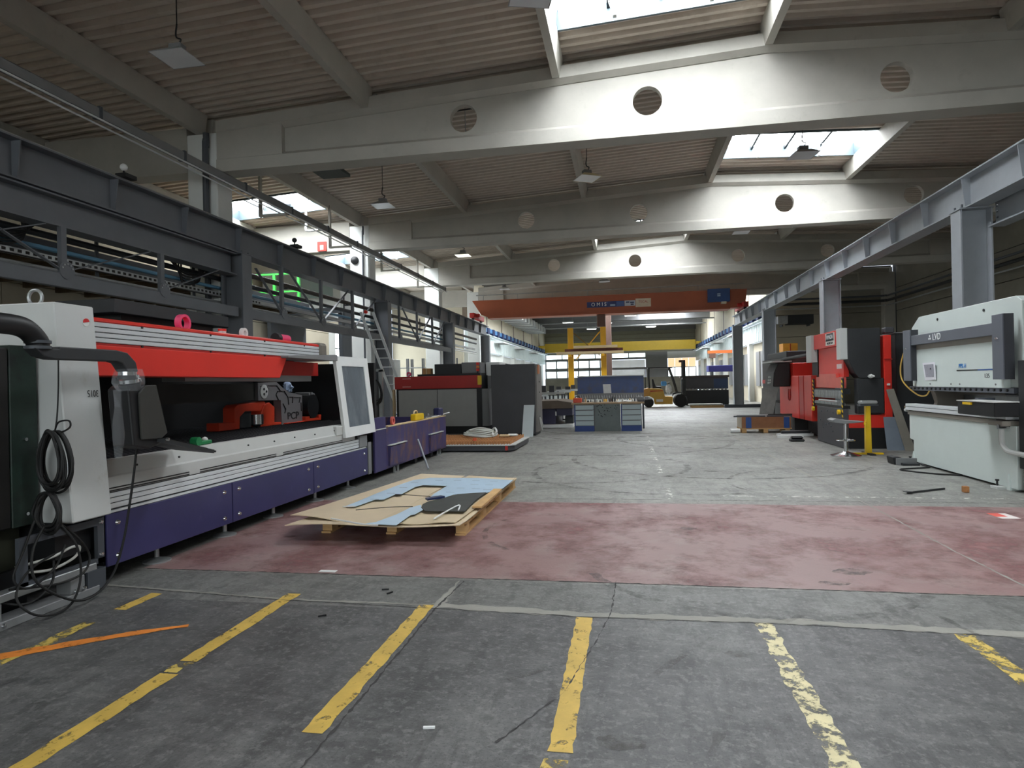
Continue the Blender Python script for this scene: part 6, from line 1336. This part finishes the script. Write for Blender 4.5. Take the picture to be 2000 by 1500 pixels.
# black operator panel on an arm
op = thing('operator_panel', 'black operator panel on an arm left of the red press brake', 'panel', (4.0, 19.5, 1.2), world=True)
MB().prism([(3.95, 1.22), (3.98, 1.6), (4.1, 1.86), (4.4, 1.88), (4.4, 1.22)], 'y', 18.55, 19.6).build('housing', M_BLACK, op, bev=.02); slab([(3.955, 19.5, 1.26), (3.955, 18.65, 1.26), (3.985, 18.65, 1.56), (3.985, 19.5, 1.56)], .01, 'key_field', M_STEELD, op)
for i in range(3):
    for j in range(3): MB().cyl((3.96 + .01 * j, 18.9 + .14 * i, 1.32 + .08 * j), (3.945 + .01 * j, 18.9 + .14 * i, 1.32 + .08 * j), .03, n=8).build('button', M_LGREY, op)
B(3.9, 4.41, 18.4, 19.7, 1.88, 1.92, 'top_cover', M_LGREY, op); MB().tube([(4.2, 18.5, 1.95), (4.35, 17.6, 1.98), (4.4, 16.5, 2.0)], .05, 8, 4).build('arm', M_BLACK, op)
# dark press brake further back
bk = thing('press_brake', 'black press brake with a red stripe behind the operator panel', 'machine', (5.1, 21.2, 0), world=True)
B(4.6, 5.5, 20.0, 23.4, .0, .7, 'bed', M_BLACK, bk); B(4.65, 5.5, 20.0, 23.4, 1.1, 2.05, 'ram', mat('very_dark_brown_paint', (36, 30, 28), .5), bk, bev=.01); B(4.62, 4.65, 20.2, 23.3, 1.28, 1.40, 'red_stripe', M_DRED, bk); B(5.1, 5.5, 20.0, 23.4, .7, 1.1, 'throat', M_BLACK, bk)
B(4.7, 5.4, 20.2, 22.8, 2.05, 2.25, 'top_cover', M_BLACK, bk, bev=.02)
t = thing('red_cabinet', 'bright red machine cabinet between panel and red press brake', 'cabinet', (4.75, 18.6, 0), world=True)
B(4.42, 5.2, 18.35, 19.9, .42, 1.85, 'body', M_RED, t, bev=.01); B(4.45, 5.2, 18.4, 19.85, 0, .42, 'plinth', M_BLACK, t); MB().tube([(4.415, 18.85, 1.15), (4.41, 18.85, .95), (4.41, 18.8, .85), (4.41, 18.7, .85), (4.41, 18.66, .95), (4.41, 18.66, 1.15)], .012, 6, 4).build('cable_loop', M_DRED, t)
# worn sheets on a trestle
for i, (dy, lean, m) in enumerate(((0, 0, mat('grimy_sheet_steel', (104, 102, 98), .5, .4, var=.25, scale=4)), (.12, .05, mat('dull_sheet_steel', (120, 116, 112), .45, .5, var=.2)), (.24, .1, M_MGREY))):
    tag(slab([(3.98 + .1 * i, 20.9 + dy, .03), (4.3 + .06 * i, 20.5 + dy, .03), (4.55, 20.7 + dy, 1.15), (4.2, 21.1 + dy, 1.15)], .01, 'leaning_sheet', m, None), ['front grey sheet leaning on the black press brake', 'middle dull sheet leaning on the black press brake', 'rear grey sheet leaning on the black press brake'][i], 'sheet metal')
# crate of offcuts and loose bars
cr2 = thing('crate', 'low wooden crate with blue corners on a pallet, before the red cabinet', 'crate', (3.65, 18.4, 0), world=True)
for x in (3.1, 3.65, 4.2): B(x - .06, x + .06, 18.1, 18.75, 0, .1, 'pallet_block', M_WOOD, cr2)
B(3.02, 4.3, 18.08, 18.78, .1, .13, 'pallet_deck', M_WOOD, cr2)
for y in (18.08, 18.76): B(3.04, 4.28, y, y + .025, .13, .42, 'side_board', mat('brown_crate_wood', (150, 106, 74), .8, var=.2), cr2)
for x in (3.03, 4.26): B(x, x + .025, 18.105, 18.76, .13, .42, 'end_board', mat('pale_crate_wood', (206, 196, 176), .8), cr2)
for x in (3.14, 4.1): B(x, x + .14, 18.07, 18.08, .13, .42, 'blue_band', M_BLUE, cr2)
for i, (x0, x1, y, m) in enumerate(((2.85, 3.65, 18.2, M_STEELD), (2.95, 3.75, 18.32, M_GALV), (3.72, 4.7, 18.25, M_STEELD), (3.6, 4.6, 18.5, M_BLACKM), (3.7, 4.75, 18.65, M_STEELD))):
    tag(MB().box(x0, x1, y - .04, y + .04, .421, .46 + .02 * (i % 2)).build('offcut_bar', m, None), ['dark offcut bar across the left end of the crate', 'shiny offcut bar beside it across the left end of the crate', 'dark offcut bar across the right end of the crate', 'black offcut bar in the middle of the crate', 'rearmost dark offcut bar on the crate'][i], 'bar')
tag(MB().cyl((2.75, 18.15, .06), (3.0, 18.15, .06), .06, n=12).build('pipe_offcut', M_WHITE, None, smooth=True), 'white pipe offcut at the left foot of the crate', 'pipe')
for i, (x0, y0, x1, y1, z, m) in enumerate(((3.75, 16.95, 4.55, 17.05, 0, M_WHITE), (3.72, 17.15, 4.55, 17.22, 0, M_ALU), (3.85, 17.35, 4.6, 17.4, 0, M_WHITE), (3.8, 17.05, 4.5, 17.15, .062, M_BLACKM), (3.6, 16.5, 4.2, 16.6, 0, M_WHITE), (3.85, 17.2, 4.5, 17.3, .062, M_GALV))):
    tag(MB().bar((x0, y0, z + .031), (x1, y1, z + .031), .07, .06).build('profile_bar', m, None), ['white profile bar in front on the floor by the red press brake', 'shiny profile bar second on the floor by the red press brake', 'white profile bar at the back on the floor by the red press brake', 'black profile bar lying on top of the white ones', 'pale profile bar nearest the viewer by the red press brake', 'grey profile bar lying on top at the back'][i], 'bar')
t = thing('floor_pedal', 'black foot switch on the floor before the bars', 'pedal', (3.8, 15.6, 0), world=True)
MB().box(3.66, 3.96, 15.5, 15.72, .0, .06).build('base', M_BLACK, t, bev=.02); MB().box(3.68, 3.94, 15.52, 15.7, .06, .12).build('cover', M_BLACK, t, bev=.03)
# stool
st = thing('stool', 'chrome stool with a grey saddle seat before the red press brake', 'stool', (3.95, 12.72, 0), world=True)
MB().lathe([(.26, 0), (.26, .012), (.2, .03), (.05, .075), (.035, .09)], (3.95, 12.72, 0), 28).build('base', M_CHROME, st, smooth=True)
MB().cyl((3.95, 12.72, .085), (3.95, 12.72, .6), .03, n=14).build('column', M_CHROME, st, smooth=True)
MB().tube([(3.95 + .15 * math.cos(a), 12.72 + .15 * math.sin(a), .285) for a in [2 * math.pi * i / 12 for i in range(12)]], .011, 8, 3, closed=True).build('foot_ring', M_CHROME, st, smooth=True); MB().cyl((3.81, 12.72, .285), (4.09, 12.72, .285), .01, n=8).build('ring_spoke', M_CHROME, st)
MB().prism([(3.68, .665), (3.72, .62), (3.88, .60), (4.05, .605), (4.2, .62), (4.22, .635), (4.05, .645), (3.9, .66), (3.75, .695)], 'y', 12.55, 12.89).build('seat', M_MGREY, st, bev=.015, segs=2)
# yellow support stand
ys_ = thing('roller_stand', 'yellow support stand with a padded head beside the stool', 'stand', (4.42, 12.95, 0), world=True)
MB().prism([(4.36, .03), (4.46, .03), (4.45, .9), (4.37, .9)], 'y', 12.9, 13.0).build('post', M_YEL, ys_, bev=.006); MB().box(4.16, 4.66, 12.9, 13.0, 0, .03).build('foot_bar', M_YEL, ys_, bev=.004); MB().box(4.37, 4.46, 12.72, 13.18, 0.001, .029).build('foot_bar', M_BLACKM, ys_)
MB().box(4.27, 4.56, 12.84, 13.06, .93, 1.0).build('pad', M_GALV, ys_, bev=.03, segs=2); MB().box(4.26, 4.57, 12.86, 13.04, .90, .93).build('head_plate', M_STEELD, ys_)
MB().tube([(4.36, 12.9, .62), (4.33, 12.88, .58), (4.34, 12.88, .54)], .012, 6, 3).build('lever', M_YEL, ys_)
# leaning bar and panel beside the white press
tag(slab([(5.24, 13.45, 0), (5.40, 13.4, 0), (5.12, 13.62, 1.2), (5.0, 13.66, 1.18)], .05, 'leaning_bar', mat('grey_brown_steel', (120, 116, 106), .6, var=.15), None), 'grey steel bar leaning between the red and the white press brake', 'bar')
tag(slab([(4.98, 13.62, 0), (5.30, 13.62, 0), (5.30, 13.78, .64), (4.98, 13.78, .64)], .01, 'leaning_plate', mat('blue_grey_plate', (116, 126, 138), .5), None), 'blue-grey plate leaning on the end of the red press brake', 'plate')
bc = thing('back_cabinet', 'large dark cabinet behind the red press brake', 'cabinet', (5.9, 14.8, 0), world=True)
B(5.35, 6.5, 14.1, 15.6, .1, 2.3, 'body', M_BLACKM, bc, bev=.01); B(5.4, 6.4, 14.2, 15.5, 0, .1, 'plinth', M_BLACK, bc); B(5.34, 6.52, 14.08, 15.62, 2.3, 2.32, 'lid', M_MGREY, bc)
# shelf and bins beyond, right of the third column
t = thing('orange_locker', 'orange locker on the dark cupboard at the cross wall', 'locker', (7.1, 30, 0), world=True)
B(6.5, 7.7, 29.5, 30.5, 0, 2.2, 'cupboard', M_BLACKM, t); B(6.75, 7.35, 29.6, 30.3, 2.2, 2.95, 'locker', mat('orange_locker_paint', (232, 160, 50), .5), t); B(7.03, 7.06, 29.58, 29.6, 2.22, 2.93, 'door_gap', M_DRED, t)
